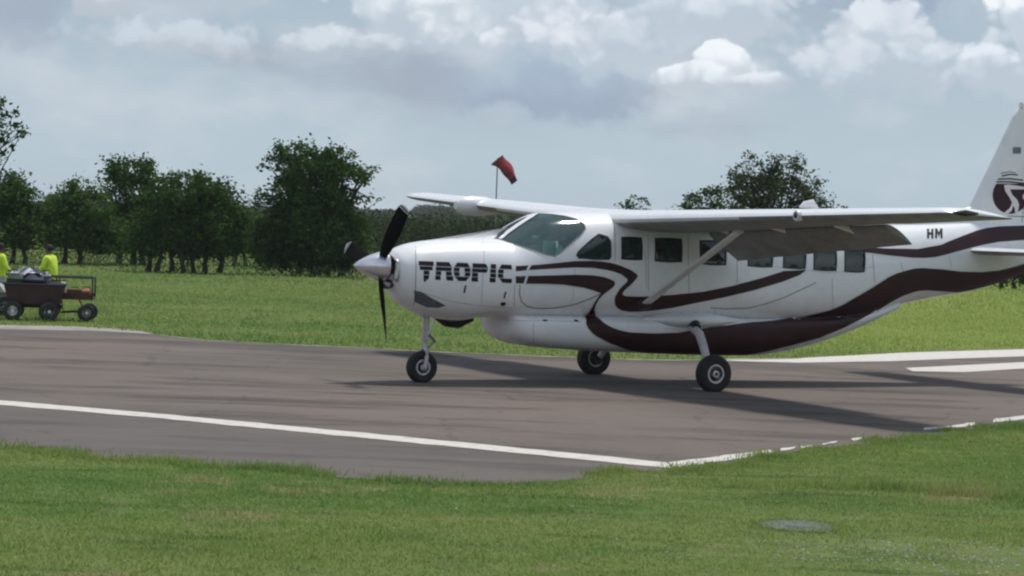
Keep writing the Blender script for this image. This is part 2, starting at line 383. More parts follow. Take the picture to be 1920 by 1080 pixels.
RIBBON_UPPER = [
 [(2.558,1.817),(2.618,1.823),(2.678,1.828),(2.765,1.839),(2.853,1.849),(2.941,1.859),(3.029,1.869),(3.106,1.879),(3.183,1.889),(3.261,1.898),(3.34,1.901),(3.419,1.905),(3.499,1.908),(3.58,1.911),(3.668,1.907),(3.756,1.903),(3.831,1.895),(3.907,1.886),(3.973,1.871),(4.039,1.857),(4.1,1.838),(4.161,1.819),(4.269,1.78),(4.328,1.749),(4.383,1.709),(4.369,1.668),(4.315,1.61),(4.253,1.552),(4.173,1.485),(4.14,1.444),(4.135,1.411),(4.187,1.387),(4.272,1.384),(4.358,1.382),(4.439,1.383),(4.52,1.384),(4.607,1.39),(4.694,1.397),(4.781,1.403),(4.868,1.409),(4.955,1.415),(5.043,1.421),(5.132,1.431),(5.221,1.44),(5.311,1.449),(5.401,1.458),(5.491,1.468),(5.581,1.477),(5.669,1.494),(5.758,1.511),(5.846,1.528),(5.935,1.545),(6.025,1.561),(6.115,1.578),(6.206,1.601),(6.297,1.624),(6.389,1.646),(6.482,1.669),(6.574,1.692),(6.668,1.714),(6.75,1.738),(6.832,1.761),(6.915,1.785),(6.998,1.808),(7.081,1.832),(7.168,1.837),(7.255,1.842),(7.342,1.847),(7.429,1.852),(7.517,1.857),(7.435,1.805),(7.384,1.774),(7.3,1.745),(7.216,1.716),(7.132,1.687),(7.048,1.658),(6.954,1.634),(6.86,1.609),(6.767,1.584),(6.674,1.559),(6.582,1.535),(6.49,1.51),(6.4,1.49),(6.311,1.47),(6.222,1.451),(6.134,1.431),(6.046,1.411),(5.959,1.392),(5.869,1.375),(5.781,1.358),(5.693,1.341),(5.605,1.324),(5.518,1.307),(5.432,1.291),(5.343,1.272),(5.254,1.254),(5.166,1.236),(5.08,1.217),(5.0,1.205),(4.921,1.194),(4.843,1.182),(4.766,1.17),(4.677,1.163),(4.588,1.156),(4.5,1.149),(4.424,1.148),(4.349,1.146),(4.277,1.154),(4.206,1.161),(4.098,1.203),(4.04,1.252),(4.011,1.318),(4.009,1.376),(4.042,1.438),(4.077,1.5),(4.139,1.554),(4.202,1.608),(4.2,1.649),(4.141,1.684),(4.083,1.72),(4.016,1.738),(3.949,1.757),(3.83,1.779),(3.747,1.788),(3.664,1.797),(3.582,1.806),(3.501,1.805),(3.42,1.804),(3.34,1.804),(3.261,1.803),(3.181,1.797),(3.102,1.792),(3.024,1.787),(2.945,1.781),(2.867,1.776),(2.79,1.769),(2.713,1.763),(2.636,1.756),(2.56,1.75),(2.508,1.745)],
 [(2.308,1.799),(2.377,1.804),(2.446,1.809),(2.515,1.814),(2.465,1.741),(2.382,1.732),(2.3,1.724)],
 [(2.297,1.648),(2.377,1.652),(2.457,1.656),(2.44,1.601),(2.424,1.545),(2.361,1.545),(2.299,1.545)],
]
RIBBON_LOWER = [
 [(2.496,1.658),(2.583,1.661),(2.671,1.665),(2.749,1.669),(2.827,1.673),(2.905,1.676),(2.984,1.68),(3.063,1.684),(3.141,1.688),(3.221,1.691),(3.3,1.695),(3.395,1.694),(3.491,1.694),(3.586,1.693),(3.652,1.686),(3.718,1.68),(3.836,1.658),(3.917,1.631),(3.971,1.604),(3.982,1.563),(3.944,1.514),(3.882,1.472),(3.83,1.434),(3.779,1.396),(3.718,1.322),(3.695,1.238),(3.708,1.171),(3.79,1.089),(3.8,1.033),(3.828,0.981),(3.926,0.93),(4.031,0.889),(4.103,0.872),(4.174,0.855),(4.246,0.844),(4.318,0.832),(4.402,0.83),(4.486,0.827),(4.57,0.825),(4.655,0.822),(4.739,0.82),(4.826,0.823),(4.912,0.826),(4.999,0.829),(5.086,0.832),(5.173,0.835),(5.266,0.849),(5.36,0.863),(5.454,0.877),(5.551,0.892),(5.648,0.907),(5.746,0.921),(5.832,0.931),(5.917,0.94),(6.003,0.949),(6.092,0.958),(6.181,0.968),(6.272,0.977),(6.366,0.985),(6.462,0.994),(6.566,1.001),(6.671,1.007),(6.778,1.013),(6.885,1.019),(6.993,1.025),(7.104,1.037),(7.217,1.049),(7.33,1.06),(7.447,1.072),(7.538,1.089),(7.619,1.106),(7.701,1.124),(7.783,1.145),(7.868,1.165),(7.956,1.186),(8.051,1.211),(8.147,1.236),(8.238,1.275),(8.333,1.313),(8.422,1.363),(8.514,1.412),(8.599,1.454),(8.687,1.496),(8.776,1.538),(8.867,1.58),(8.963,1.628),(9.059,1.676),(9.156,1.724),(9.253,1.772),(9.346,1.806),(9.44,1.839),(9.547,1.862),(9.654,1.886),(9.744,1.903),(9.833,1.919),(9.918,1.925),(10.002,1.93),(10.116,1.927),(10.232,1.923),(10.348,1.92),(10.465,1.917),(10.57,1.909),(10.678,1.902),(10.785,1.895),(10.893,1.888),(11.016,1.887),(11.14,1.887),(11.265,1.887),(11.39,1.886),(11.495,1.895),(11.601,1.903),(11.708,1.911),(11.816,1.92),(11.939,1.942),(12.063,1.965),(12.188,1.989),(12.282,2.011),(12.377,2.034),(12.472,2.057),(12.576,2.083),(12.679,2.109),(12.783,2.136),(12.79,2.161),(12.798,2.186),(12.793,2.21),(12.789,2.235),(12.795,2.144),(12.786,2.052),(12.792,2.028),(12.788,2.088),(12.796,2.027),(12.771,2.004),(12.675,1.971),(12.578,1.924),(12.478,1.895),(12.405,1.863),(12.299,1.836),(12.228,1.804),(12.146,1.772),(12.046,1.745),(11.95,1.718),(11.859,1.696),(11.752,1.674),(11.651,1.651),(11.527,1.629),(11.411,1.606),(11.3,1.584),(11.205,1.571),(11.111,1.557),(11.019,1.544),(10.885,1.548),(10.753,1.551),(10.618,1.556),(10.484,1.561),(10.351,1.565),(10.219,1.57),(10.117,1.565),(10.015,1.559),(9.862,1.527),(9.753,1.495),(9.641,1.463),(9.537,1.418),(9.435,1.373),(9.359,1.33),(9.288,1.286),(9.224,1.242),(9.14,1.199),(9.033,1.158),(8.931,1.124),(8.835,1.089),(8.742,1.054),(8.652,1.019),(8.564,0.984),(8.477,0.948),(8.39,0.92),(8.304,0.891),(8.22,0.862),(8.135,0.834),(8.054,0.805),(7.974,0.776),(7.875,0.754),(7.778,0.733),(7.682,0.711),(7.587,0.689),(7.493,0.667),(7.407,0.649),(7.322,0.632),(7.238,0.614),(7.154,0.597),(7.073,0.579),(6.993,0.561),(6.921,0.547),(6.853,0.533),(6.787,0.518),(6.731,0.503),(6.68,0.487),(6.592,0.487),(6.505,0.486),(6.419,0.486),(6.334,0.486),(6.25,0.485),(6.166,0.485),(6.075,0.487),(5.987,0.488),(5.899,0.49),(5.812,0.491),(5.727,0.492),(5.642,0.494),(5.557,0.495),(5.47,0.497),(5.384,0.499),(5.299,0.501),(5.214,0.503),(5.129,0.505),(5.045,0.507),(4.961,0.509),(4.878,0.51),(4.795,0.512),(4.712,0.514),(4.575,0.533),(4.445,0.551),(4.323,0.58),(4.214,0.608),(4.109,0.636),(4.009,0.662),(3.932,0.691),(3.857,0.72),(3.735,0.768),(3.644,0.825),(3.584,0.884),(3.536,0.961),(3.582,1.03),(3.645,1.101),(3.642,1.187),(3.657,1.254),(3.68,1.321),(3.717,1.373),(3.756,1.425),(3.678,1.446),(3.601,1.467),(3.518,1.485),(3.435,1.504),(3.353,1.513),(3.27,1.523),(3.189,1.532),(3.108,1.541),(3.028,1.543),(2.949,1.545),(2.87,1.546),(2.791,1.548),(2.709,1.547),(2.626,1.546),(2.545,1.545),(2.464,1.544),(2.479,1.601)],
]
RIBBON_TAIL = [
 [(8.071,2.274),(8.162,2.27),(8.252,2.265),(8.343,2.26),(8.435,2.255),(8.528,2.25),(8.622,2.245),(8.718,2.243),(8.815,2.24),(8.913,2.238),(9.011,2.236),(9.109,2.234),(9.206,2.231),(9.306,2.232),(9.407,2.233),(9.507,2.234),(9.607,2.235),(9.707,2.236),(9.807,2.237),(9.908,2.238),(10.016,2.254),(10.125,2.271),(10.234,2.287),(10.343,2.303),(10.452,2.32),(10.535,2.348),(10.619,2.376),(10.739,2.411),(10.86,2.446),(10.983,2.481),(11.088,2.51),(11.193,2.539),(11.299,2.568),(11.421,2.594),(11.543,2.619),(11.642,2.632),(11.741,2.644),(11.84,2.657),(11.944,2.663),(12.048,2.668),(12.154,2.673),(12.261,2.678),(12.369,2.684),(12.478,2.689),(12.591,2.689),(12.705,2.689),(12.796,2.68),(12.796,2.686),(12.798,2.683),(12.799,2.68),(12.8,2.585),(12.796,2.49),(12.788,2.484),(12.794,2.479),(12.8,2.474),(12.712,2.467),(12.598,2.459),(12.485,2.452),(12.372,2.444),(12.249,2.435),(12.128,2.426),(12.008,2.417),(11.89,2.408),(11.772,2.399),(11.651,2.38),(11.53,2.361),(11.409,2.342),(11.288,2.318),(11.167,2.295),(11.046,2.272),(10.928,2.247),(10.81,2.223),(10.68,2.194),(10.552,2.165),(10.463,2.148),(10.374,2.132),(10.286,2.115),(10.16,2.106),(10.035,2.097),(9.904,2.097),(9.773,2.097),(9.675,2.102),(9.576,2.107),(9.479,2.112),(9.381,2.118),(9.284,2.123),(9.186,2.128),(9.089,2.136),(8.992,2.144),(8.894,2.152),(8.797,2.16),(8.7,2.168),(8.605,2.176),(8.512,2.184),(8.419,2.192),(8.328,2.2),(8.237,2.208),(8.147,2.216),(8.057,2.224)],
]
LETTERS = [
 [(0.823,1.832),(0.859,1.831),(0.895,1.831),(0.932,1.831),(0.969,1.83),(1.005,1.83),(1.042,1.829),(1.037,1.797),(1.033,1.764),(0.997,1.765),(0.96,1.765),(0.923,1.766),(0.886,1.766),(0.85,1.767),(0.814,1.767),(0.818,1.799)],
 [(0.828,1.757),(0.865,1.756),(0.903,1.756),(0.941,1.755),(0.979,1.755),(1.017,1.754),(1.013,1.7),(0.975,1.701),(0.937,1.701),(0.899,1.702),(0.862,1.702),(0.825,1.703)],
 [(0.879,1.693),(0.922,1.693),(0.966,1.692),(0.965,1.636),(0.921,1.636),(0.878,1.637)],
 [(0.878,1.628),(0.922,1.628),(0.965,1.627),(0.958,1.595),(0.951,1.564),(0.916,1.564),(0.881,1.565),(0.879,1.596)],
 [(0.881,1.563),(0.928,1.562),(0.914,1.532),(0.887,1.532)],
 [(1.081,1.829),(1.119,1.828),(1.157,1.828),(1.195,1.828),(1.233,1.827),(1.271,1.827),(1.287,1.794),(1.304,1.761),(1.265,1.762),(1.226,1.762),(1.188,1.763),(1.149,1.763),(1.111,1.763),(1.073,1.764),(1.076,1.796)],
 [(1.064,1.754),(1.103,1.753),(1.143,1.753),(1.183,1.752),(1.223,1.752),(1.263,1.751),(1.303,1.751),(1.293,1.697),(1.253,1.697),(1.215,1.698),(1.176,1.698),(1.137,1.699),(1.099,1.699),(1.061,1.7)],
 [(1.06,1.691),(1.1,1.691),(1.14,1.69),(1.139,1.634),(1.099,1.634),(1.06,1.635)],
 [(1.212,1.689),(1.256,1.689),(1.3,1.688),(1.3,1.631),(1.255,1.632),(1.211,1.633)],
 [(1.052,1.626),(1.091,1.626),(1.131,1.625),(1.132,1.593),(1.133,1.561),(1.093,1.562),(1.054,1.562),(1.053,1.594)],
 [(1.211,1.624),(1.246,1.623),(1.281,1.623),(1.316,1.622),(1.321,1.59),(1.326,1.558),(1.291,1.559),(1.256,1.559),(1.221,1.56),(1.216,1.592)],
 [(1.392,1.825),(1.433,1.825),(1.474,1.824),(1.515,1.824),(1.555,1.823),(1.568,1.79),(1.582,1.757),(1.542,1.758),(1.502,1.758),(1.463,1.759),(1.423,1.76),(1.384,1.76),(1.345,1.761),(1.368,1.793)],
 [(1.336,1.75),(1.38,1.75),(1.425,1.749),(1.415,1.695),(1.374,1.696),(1.333,1.696)],
 [(1.499,1.748),(1.544,1.748),(1.589,1.747),(1.587,1.693),(1.542,1.693),(1.496,1.694)],
 [(1.333,1.688),(1.374,1.687),(1.414,1.686),(1.422,1.63),(1.381,1.63),(1.34,1.631)],
 [(1.504,1.685),(1.545,1.685),(1.587,1.684),(1.578,1.627),(1.537,1.628),(1.496,1.629)],
 [(1.349,1.622),(1.393,1.621),(1.437,1.621),(1.481,1.62),(1.526,1.619),(1.57,1.619),(1.542,1.587),(1.515,1.556),(1.476,1.556),(1.438,1.557),(1.4,1.557),(1.374,1.59)],
 [(1.629,1.822),(1.671,1.822),(1.712,1.821),(1.753,1.821),(1.795,1.82),(1.836,1.819),(1.849,1.787),(1.863,1.754),(1.823,1.754),(1.783,1.755),(1.743,1.755),(1.703,1.756),(1.663,1.756),(1.623,1.757),(1.626,1.79)],
 [(1.614,1.747),(1.655,1.746),(1.696,1.746),(1.738,1.745),(1.779,1.744),(1.821,1.744),(1.862,1.743),(1.835,1.689),(1.79,1.69),(1.745,1.69),(1.701,1.691),(1.656,1.692),(1.612,1.692)],
 [(1.611,1.684),(1.657,1.683),(1.702,1.682),(1.702,1.626),(1.657,1.626),(1.611,1.627)],
 [(1.603,1.618),(1.653,1.618),(1.702,1.617),(1.703,1.585),(1.704,1.553),(1.655,1.553),(1.605,1.554),(1.604,1.586)],
 [(1.911,1.818),(1.953,1.818),(1.995,1.817),(1.991,1.785),(1.988,1.752),(1.946,1.752),(1.904,1.753),(1.907,1.786)],
 [(1.896,1.743),(1.941,1.742),(1.987,1.742),(1.985,1.687),(1.939,1.688),(1.893,1.688)],
 [(1.893,1.68),(1.939,1.679),(1.985,1.678),(1.984,1.621),(1.938,1.622),(1.893,1.623)],
 [(1.885,1.614),(1.93,1.613),(1.976,1.613),(1.977,1.581),(1.978,1.549),(1.932,1.549),(1.886,1.55),(1.885,1.582)],
 [(2.078,1.816),(2.118,1.816),(2.159,1.815),(2.2,1.815),(2.241,1.814),(2.241,1.781),(2.242,1.748),(2.2,1.749),(2.16,1.75),(2.119,1.75),(2.078,1.751),(2.038,1.751),(2.058,1.784)],
 [(2.021,1.741),(2.063,1.741),(2.105,1.74),(2.102,1.685),(2.06,1.686),(2.018,1.687)],
 [(2.01,1.678),(2.052,1.677),(2.093,1.677),(2.102,1.62),(2.06,1.62),(2.018,1.621)],
 [(2.035,1.612),(2.075,1.611),(2.115,1.611),(2.156,1.61),(2.196,1.609),(2.237,1.609),(2.234,1.577),(2.231,1.545),(2.183,1.545),(2.135,1.546),(2.087,1.547),(2.061,1.579)],
]
REG = [
 [(10.274,2.575),(10.319,2.576),(10.273,2.523),(10.241,2.471),(10.215,2.418),(10.169,2.417),(10.195,2.47),(10.228,2.522)],
 [(10.267,2.515),(10.313,2.516),(10.291,2.481),(10.245,2.48)],
 [(10.363,2.577),(10.407,2.578),(10.364,2.526),(10.332,2.473),(10.308,2.421),(10.262,2.42),(10.286,2.472),(10.318,2.525)],
 [(10.445,2.584),(10.49,2.585),(10.446,2.532),(10.415,2.48),(10.391,2.427),(10.345,2.426),(10.369,2.478),(10.401,2.531)],
 [(10.49,2.585),(10.472,2.52),(10.435,2.45),(10.438,2.519)],
 [(10.472,2.52),(10.557,2.587),(10.506,2.521),(10.435,2.45)],
 [(10.557,2.587),(10.602,2.588),(10.56,2.535),(10.531,2.483),(10.508,2.43),(10.461,2.429),(10.484,2.481),(10.515,2.534)],
]
JOINTS = [
 [(2.359,1.523),(2.359,1.45),(2.362,1.378),(2.389,1.32),(2.421,1.261),(2.478,1.228),(2.537,1.194),(2.617,1.179),(2.699,1.163),(2.778,1.163),(2.857,1.163),(2.936,1.163),(3.01,1.174),(3.084,1.185),(3.159,1.196),(3.227,1.211),(3.295,1.226),(3.363,1.241),(3.435,1.27),(3.506,1.299),(3.58,1.327),(3.637,1.353),(3.695,1.379),(3.754,1.404),(3.742,1.42),(3.684,1.395),(3.626,1.369),(3.569,1.344),(3.495,1.315),(3.423,1.287),(3.352,1.258),(3.283,1.243),(3.215,1.229),(3.148,1.214),(3.074,1.203),(2.999,1.192),(2.925,1.181),(2.847,1.181),(2.769,1.181),(2.692,1.181),(2.615,1.196),(2.538,1.211),(2.485,1.241),(2.435,1.271),(2.406,1.326),(2.381,1.38),(2.378,1.451),(2.378,1.522)],
 [(5.783,1.22),(5.854,1.217),(5.925,1.214),(5.996,1.21),(6.067,1.207),(6.146,1.21),(6.225,1.213),(6.304,1.216),(6.383,1.219),(6.462,1.221),(6.527,1.236),(6.591,1.251),(6.656,1.266),(6.723,1.281),(6.79,1.295),(6.854,1.317),(6.921,1.338),(6.987,1.36),(7.054,1.382),(7.123,1.403),(7.194,1.434),(7.267,1.465),(7.341,1.496),(7.416,1.527),(7.491,1.558),(7.567,1.589),(7.644,1.62),(7.722,1.651),(7.713,1.665),(7.635,1.634),(7.558,1.603),(7.482,1.572),(7.406,1.541),(7.332,1.51),(7.258,1.479),(7.185,1.448),(7.113,1.417),(7.045,1.396),(6.977,1.374),(6.911,1.353),(6.845,1.332),(6.779,1.31),(6.697,1.292),(6.614,1.273),(6.533,1.255),(6.453,1.237),(6.374,1.234),(6.296,1.231),(6.217,1.228),(6.139,1.225),(6.061,1.222),(5.99,1.226),(5.919,1.229),(5.848,1.232),(5.778,1.235)],
 [(0.867,2.041),(0.826,1.983),(0.801,1.924),(0.785,1.865),(0.774,1.806),(0.768,1.747),(0.764,1.685),(0.763,1.622),(0.765,1.559),(0.77,1.496),(0.779,1.432),(0.788,1.368),(0.803,1.304),(0.825,1.238),(0.857,1.172),(0.867,1.171),(0.835,1.238),(0.813,1.303),(0.799,1.368),(0.79,1.432),(0.782,1.496),(0.777,1.559),(0.775,1.622),(0.776,1.685),(0.78,1.748),(0.786,1.807),(0.796,1.866),(0.813,1.925),(0.838,1.984),(0.878,2.042)],
 [(4.025,2.445),(4.007,2.389),(3.995,2.332),(3.987,2.276),(3.978,2.215),(3.972,2.155),(3.968,2.094),(3.967,2.033),(3.966,1.973),(3.967,1.912),(3.976,1.912),(3.975,1.973),(3.976,2.034),(3.978,2.094),(3.982,2.155),(3.988,2.216),(3.997,2.276),(4.005,2.333),(4.017,2.389),(4.034,2.446)],
 [(2.278,1.529),(2.28,1.462),(2.284,1.394),(2.292,1.327),(2.306,1.259),(2.328,1.19),(2.337,1.19),(2.314,1.259),(2.3,1.327),(2.293,1.394),(2.288,1.462),(2.287,1.529)],
 [(4.585,2.333),(4.573,2.267),(4.565,2.201),(4.56,2.135),(4.558,2.07),(4.558,2.004),(4.559,1.938),(4.561,1.872),(4.565,1.806),(4.568,1.74),(4.572,1.674),(4.576,1.608),(4.581,1.542),(4.588,1.476),(4.598,1.476),(4.591,1.543),(4.586,1.609),(4.582,1.675),(4.578,1.741),(4.574,1.807),(4.571,1.872),(4.568,1.938),(4.567,2.004),(4.567,2.07),(4.57,2.136),(4.574,2.201),(4.582,2.267),(4.594,2.333)],
 [(5.31,2.336),(5.298,2.269),(5.29,2.202),(5.286,2.135),(5.284,2.069),(5.285,2.002),(5.287,1.935),(5.29,1.867),(5.294,1.8),(5.299,1.733),(5.303,1.666),(5.309,1.599),(5.315,1.532),(5.324,1.464),(5.333,1.465),(5.325,1.532),(5.318,1.599),(5.313,1.666),(5.308,1.734),(5.304,1.801),(5.3,1.868),(5.296,1.935),(5.294,2.002),(5.294,2.069),(5.295,2.136),(5.3,2.203),(5.308,2.27),(5.32,2.337)],
 [(6.186,2.129),(6.183,2.067),(6.182,2.004),(6.183,1.942),(6.184,1.88),(6.187,1.817),(6.189,1.755),(6.192,1.692),(6.196,1.63),(6.206,1.63),(6.202,1.693),(6.199,1.755),(6.197,1.817),(6.194,1.88),(6.193,1.942),(6.192,2.004),(6.193,2.067),(6.196,2.129)],
 [(8.895,2.122),(8.895,2.059),(8.898,1.995),(8.904,1.931),(8.912,1.868),(8.921,1.804),(8.932,1.74),(8.945,1.676),(8.956,1.677),(8.944,1.741),(8.933,1.805),(8.924,1.868),(8.916,1.932),(8.91,1.996),(8.907,2.06),(8.907,2.123)],
 [(6.356,0.966),(6.276,0.963),(6.198,0.961),(6.12,0.958),(6.042,0.955),(5.964,0.953),(5.887,0.95),(5.81,0.947),(5.733,0.945),(5.656,0.942),(5.657,0.932),(5.734,0.935),(5.811,0.937),(5.888,0.94),(5.965,0.943),(6.042,0.945),(6.12,0.948),(6.197,0.951),(6.276,0.954),(6.355,0.956)],
]
FAINT = [
 [(3.274,1.896),(3.272,1.825),(3.271,1.755),(3.271,1.685),(3.272,1.614),(3.27,1.548),(3.27,1.482),(3.272,1.415),(3.277,1.349),(3.287,1.282),(3.297,1.281),(3.286,1.348),(3.281,1.415),(3.279,1.482),(3.279,1.548),(3.281,1.614),(3.28,1.684),(3.28,1.755),(3.281,1.825),(3.283,1.896)],
 [(9.526,2.013),(9.542,1.947),(9.56,1.881),(9.581,1.814),(9.593,1.816),(9.572,1.882),(9.554,1.949),(9.538,2.015)],
 [(8.946,1.659),(8.956,1.593),(8.969,1.527),(8.988,1.461),(9.013,1.394),(9.049,1.327),(9.062,1.327),(9.026,1.394),(9.0,1.461),(8.981,1.527),(8.968,1.593),(8.958,1.659)],
 [(0.876,1.368),(0.935,1.351),(0.996,1.335),(1.057,1.319),(1.119,1.303),(1.181,1.286),(1.245,1.27),(1.31,1.254),(1.375,1.237),(1.44,1.229),(1.506,1.222),(1.572,1.214),(1.639,1.206),(1.707,1.199),(1.775,1.191),(1.845,1.183),(1.913,1.181),(1.981,1.179),(2.048,1.177),(2.114,1.175),(2.178,1.173),(2.242,1.171),(2.308,1.169),(2.305,1.177),(2.238,1.179),(2.174,1.181),(2.111,1.183),(2.045,1.185),(1.978,1.187),(1.91,1.189),(1.842,1.191),(1.773,1.199),(1.705,1.207),(1.638,1.214),(1.571,1.222),(1.505,1.23),(1.439,1.237),(1.374,1.245),(1.309,1.261),(1.245,1.278),(1.181,1.294),(1.119,1.311),(1.057,1.327),(0.996,1.343),(0.936,1.359),(0.876,1.375)],
 [(4.508,2.087),(4.508,2.024),(4.511,1.961),(4.514,1.897),(4.518,1.834),(4.523,1.77),(4.528,1.707),(4.533,1.643),(4.539,1.58),(4.546,1.516),(4.556,1.517),(4.549,1.58),(4.543,1.644),(4.538,1.707),(4.533,1.771),(4.528,1.834),(4.524,1.898),(4.52,1.961),(4.518,2.024),(4.517,2.088)],
 [(6.894,1.891),(6.973,1.886),(7.053,1.88),(7.132,1.875),(7.212,1.869),(7.293,1.863),(7.373,1.858),(7.454,1.852),(7.535,1.847),(7.617,1.841),(7.699,1.835),(7.781,1.83),(7.864,1.824),(7.948,1.818),(8.032,1.812),(8.119,1.824),(8.206,1.836),(8.294,1.848),(8.382,1.86),(8.472,1.872),(8.562,1.883),(8.655,1.895),(8.748,1.907),(8.843,1.919),(8.938,1.931),(8.936,1.938),(8.841,1.927),(8.747,1.915),(8.654,1.903),(8.561,1.891),(8.471,1.879),(8.382,1.867),(8.293,1.856),(8.205,1.844),(8.118,1.832),(8.032,1.82),(7.948,1.826),(7.864,1.832),(7.781,1.837),(7.699,1.843),(7.617,1.849),(7.535,1.854),(7.454,1.86),(7.374,1.865),(7.293,1.871),(7.213,1.877),(7.133,1.882),(7.053,1.888),(6.974,1.893),(6.895,1.899)],
 [(1.97,2.167),(1.902,2.109),(1.866,2.051),(1.844,1.993),(1.83,1.935),(1.811,1.872),(1.796,1.809),(1.785,1.746),(1.777,1.682),(1.772,1.619),(1.772,1.56),(1.772,1.501),(1.774,1.442),(1.779,1.383),(1.787,1.323),(1.799,1.263),(1.816,1.203),(1.824,1.203),(1.807,1.263),(1.795,1.323),(1.788,1.383),(1.783,1.442),(1.781,1.501),(1.78,1.56),(1.781,1.619),(1.786,1.682),(1.793,1.746),(1.804,1.809),(1.819,1.872),(1.839,1.935),(1.853,1.994),(1.875,2.052),(1.911,2.11),(1.98,2.168)],
 [(8.03,1.748),(8.036,1.684),(8.043,1.62),(8.052,1.556),(8.065,1.492),(8.08,1.428),(8.101,1.363),(8.129,1.298),(8.165,1.232),(8.177,1.233),(8.14,1.299),(8.112,1.364),(8.091,1.428),(8.075,1.493),(8.063,1.557),(8.054,1.621),(8.047,1.685),(8.04,1.748)],
 [(5.866,1.203),(5.909,1.145),(5.972,1.086),(5.93,1.034),(5.94,1.035),(5.98,1.087),(5.917,1.146),(5.875,1.204)],
 [(2.39,0.951),(2.39,0.957),(2.39,0.963),(2.396,0.969),(2.414,0.974),(2.449,0.977),(2.496,0.979),(2.55,0.98),(2.613,0.981),(2.68,0.981),(2.749,0.981),(2.818,0.981),(2.888,0.981),(2.959,0.981),(3.03,0.981),(3.102,0.981),(3.174,0.981),(3.247,0.981),(3.32,0.98),(3.393,0.98),(3.467,0.98),(3.471,0.988),(3.397,0.988),(3.324,0.988),(3.25,0.988),(3.178,0.988),(3.106,0.989),(3.034,0.989),(2.963,0.989),(2.892,0.989),(2.822,0.989),(2.752,0.989),(2.682,0.989),(2.615,0.988),(2.551,0.988),(2.495,0.987),(2.449,0.985),(2.414,0.982),(2.396,0.977),(2.39,0.971),(2.39,0.965),(2.39,0.959)],
 [(2.657,0.971),(2.66,0.909),(2.666,0.846),(2.678,0.782),(2.703,0.717),(2.749,0.65),(2.98,0.564),(2.975,0.564),(2.756,0.65),(2.71,0.718),(2.686,0.782),(2.674,0.846),(2.668,0.909),(2.665,0.972)],
 [(10.606,2.139),(10.623,2.08),(10.642,2.022),(10.663,1.963),(10.674,1.965),(10.652,2.024),(10.633,2.082),(10.617,2.14)],
]
LATCHES = [
 [(1.506,1.496),(1.498,1.44),(1.493,1.384),(1.518,1.379),(1.523,1.435),(1.53,1.491)],
 [(2.134,1.416),(2.127,1.368),(2.124,1.319),(2.149,1.314),(2.152,1.363),(2.159,1.411)],
 [(2.104,1.251),(2.159,1.26),(2.19,1.237),(2.178,1.203),(2.122,1.202)],
 [(8.218,1.07),(8.311,1.079),(8.338,1.103),(8.245,1.094)],
 [(2.818,0.978),(2.888,0.979),(2.9,1.002),(2.829,1.001)],
 [(3.339,0.986),(3.41,0.979),(3.426,1.002),(3.358,1.009)],
]
SOOTP = [
 [(0.771,1.399),(0.821,1.389),(0.874,1.379),(0.925,1.352),(0.977,1.324),(1.029,1.296),(1.091,1.267),(1.153,1.239),(1.218,1.21),(1.284,1.181),(1.237,1.163),(1.191,1.145),(1.135,1.146),(1.081,1.147),(1.029,1.147),(0.965,1.172),(0.904,1.197),(0.845,1.222),(0.815,1.282),(0.791,1.341)],
]
LOGO_DISC = [
 [(12.405,3.397),(12.438,3.361),(12.465,3.322),(12.484,3.281),(12.495,3.238),(12.499,3.194),(12.495,3.15),(12.483,3.107),(12.464,3.065),(12.437,3.026),(12.424,2.99),(12.365,2.958),(12.321,2.931),(12.273,2.909),(12.222,2.892),(12.168,2.881),(12.114,2.877),(12.06,2.878),(12.007,2.886),(11.956,2.899),(11.908,2.918),(11.865,2.942),(11.826,2.972),(11.794,3.005),(11.768,3.042),(11.748,3.082),(11.736,3.124),(11.73,3.167),(11.732,3.211),(11.74,3.255),(11.755,3.297),(11.777,3.337),(11.804,3.374),(11.867,3.377),(11.931,3.379),(11.996,3.382),(12.063,3.384),(12.13,3.387),(12.198,3.389),(12.266,3.391),(12.336,3.394)],
]
LOGO_BARS = [
 [(11.914,3.498),(11.997,3.514),(12.081,3.531),(12.167,3.53),(12.255,3.529),(12.256,3.55),(12.166,3.551),(12.079,3.552),(11.993,3.536),(11.909,3.519)],
 [(11.837,3.44),(11.917,3.446),(11.998,3.452),(12.082,3.458),(12.179,3.453),(12.277,3.447),(12.377,3.442),(12.38,3.466),(12.279,3.471),(12.18,3.476),(12.082,3.482),(11.998,3.475),(11.916,3.469),(11.836,3.463)],
 [(11.804,3.394),(11.895,3.397),(11.988,3.401),(12.083,3.404),(12.168,3.401),(12.254,3.397),(12.341,3.393),(12.428,3.39),(12.431,3.413),(12.342,3.417),(12.255,3.42),(12.169,3.424),(12.084,3.428),(11.988,3.424),(11.895,3.421),(11.804,3.417)],
 [(11.891,3.547),(11.984,3.564),(12.079,3.581),(12.206,3.568),(12.208,3.579),(12.078,3.592),(11.982,3.575),(11.889,3.558)],
]
LOGO_ROAD = [
 [(11.959,3.357),(12.05,3.37),(12.118,3.365),(12.187,3.36),(12.256,3.355),(12.327,3.35),(12.397,3.345),(12.469,3.34),(12.47,3.304),(12.392,3.301),(12.315,3.298),(12.238,3.295),(12.163,3.293),(12.087,3.29),(12.112,3.246),(12.137,3.202),(12.198,3.159),(12.259,3.116),(12.279,3.076),(12.299,3.036),(12.289,2.977),(12.28,2.918),(12.222,2.862),(12.214,2.911),(12.206,2.961),(12.167,3.022),(12.151,2.977),(12.135,2.931),(12.089,2.898),(12.044,2.865),(11.973,2.89),(12.035,2.933),(12.098,2.975),(12.12,3.021),(12.142,3.067),(12.111,3.111),(12.08,3.155),(12.032,3.207),(11.984,3.259),(11.972,3.308)],
]
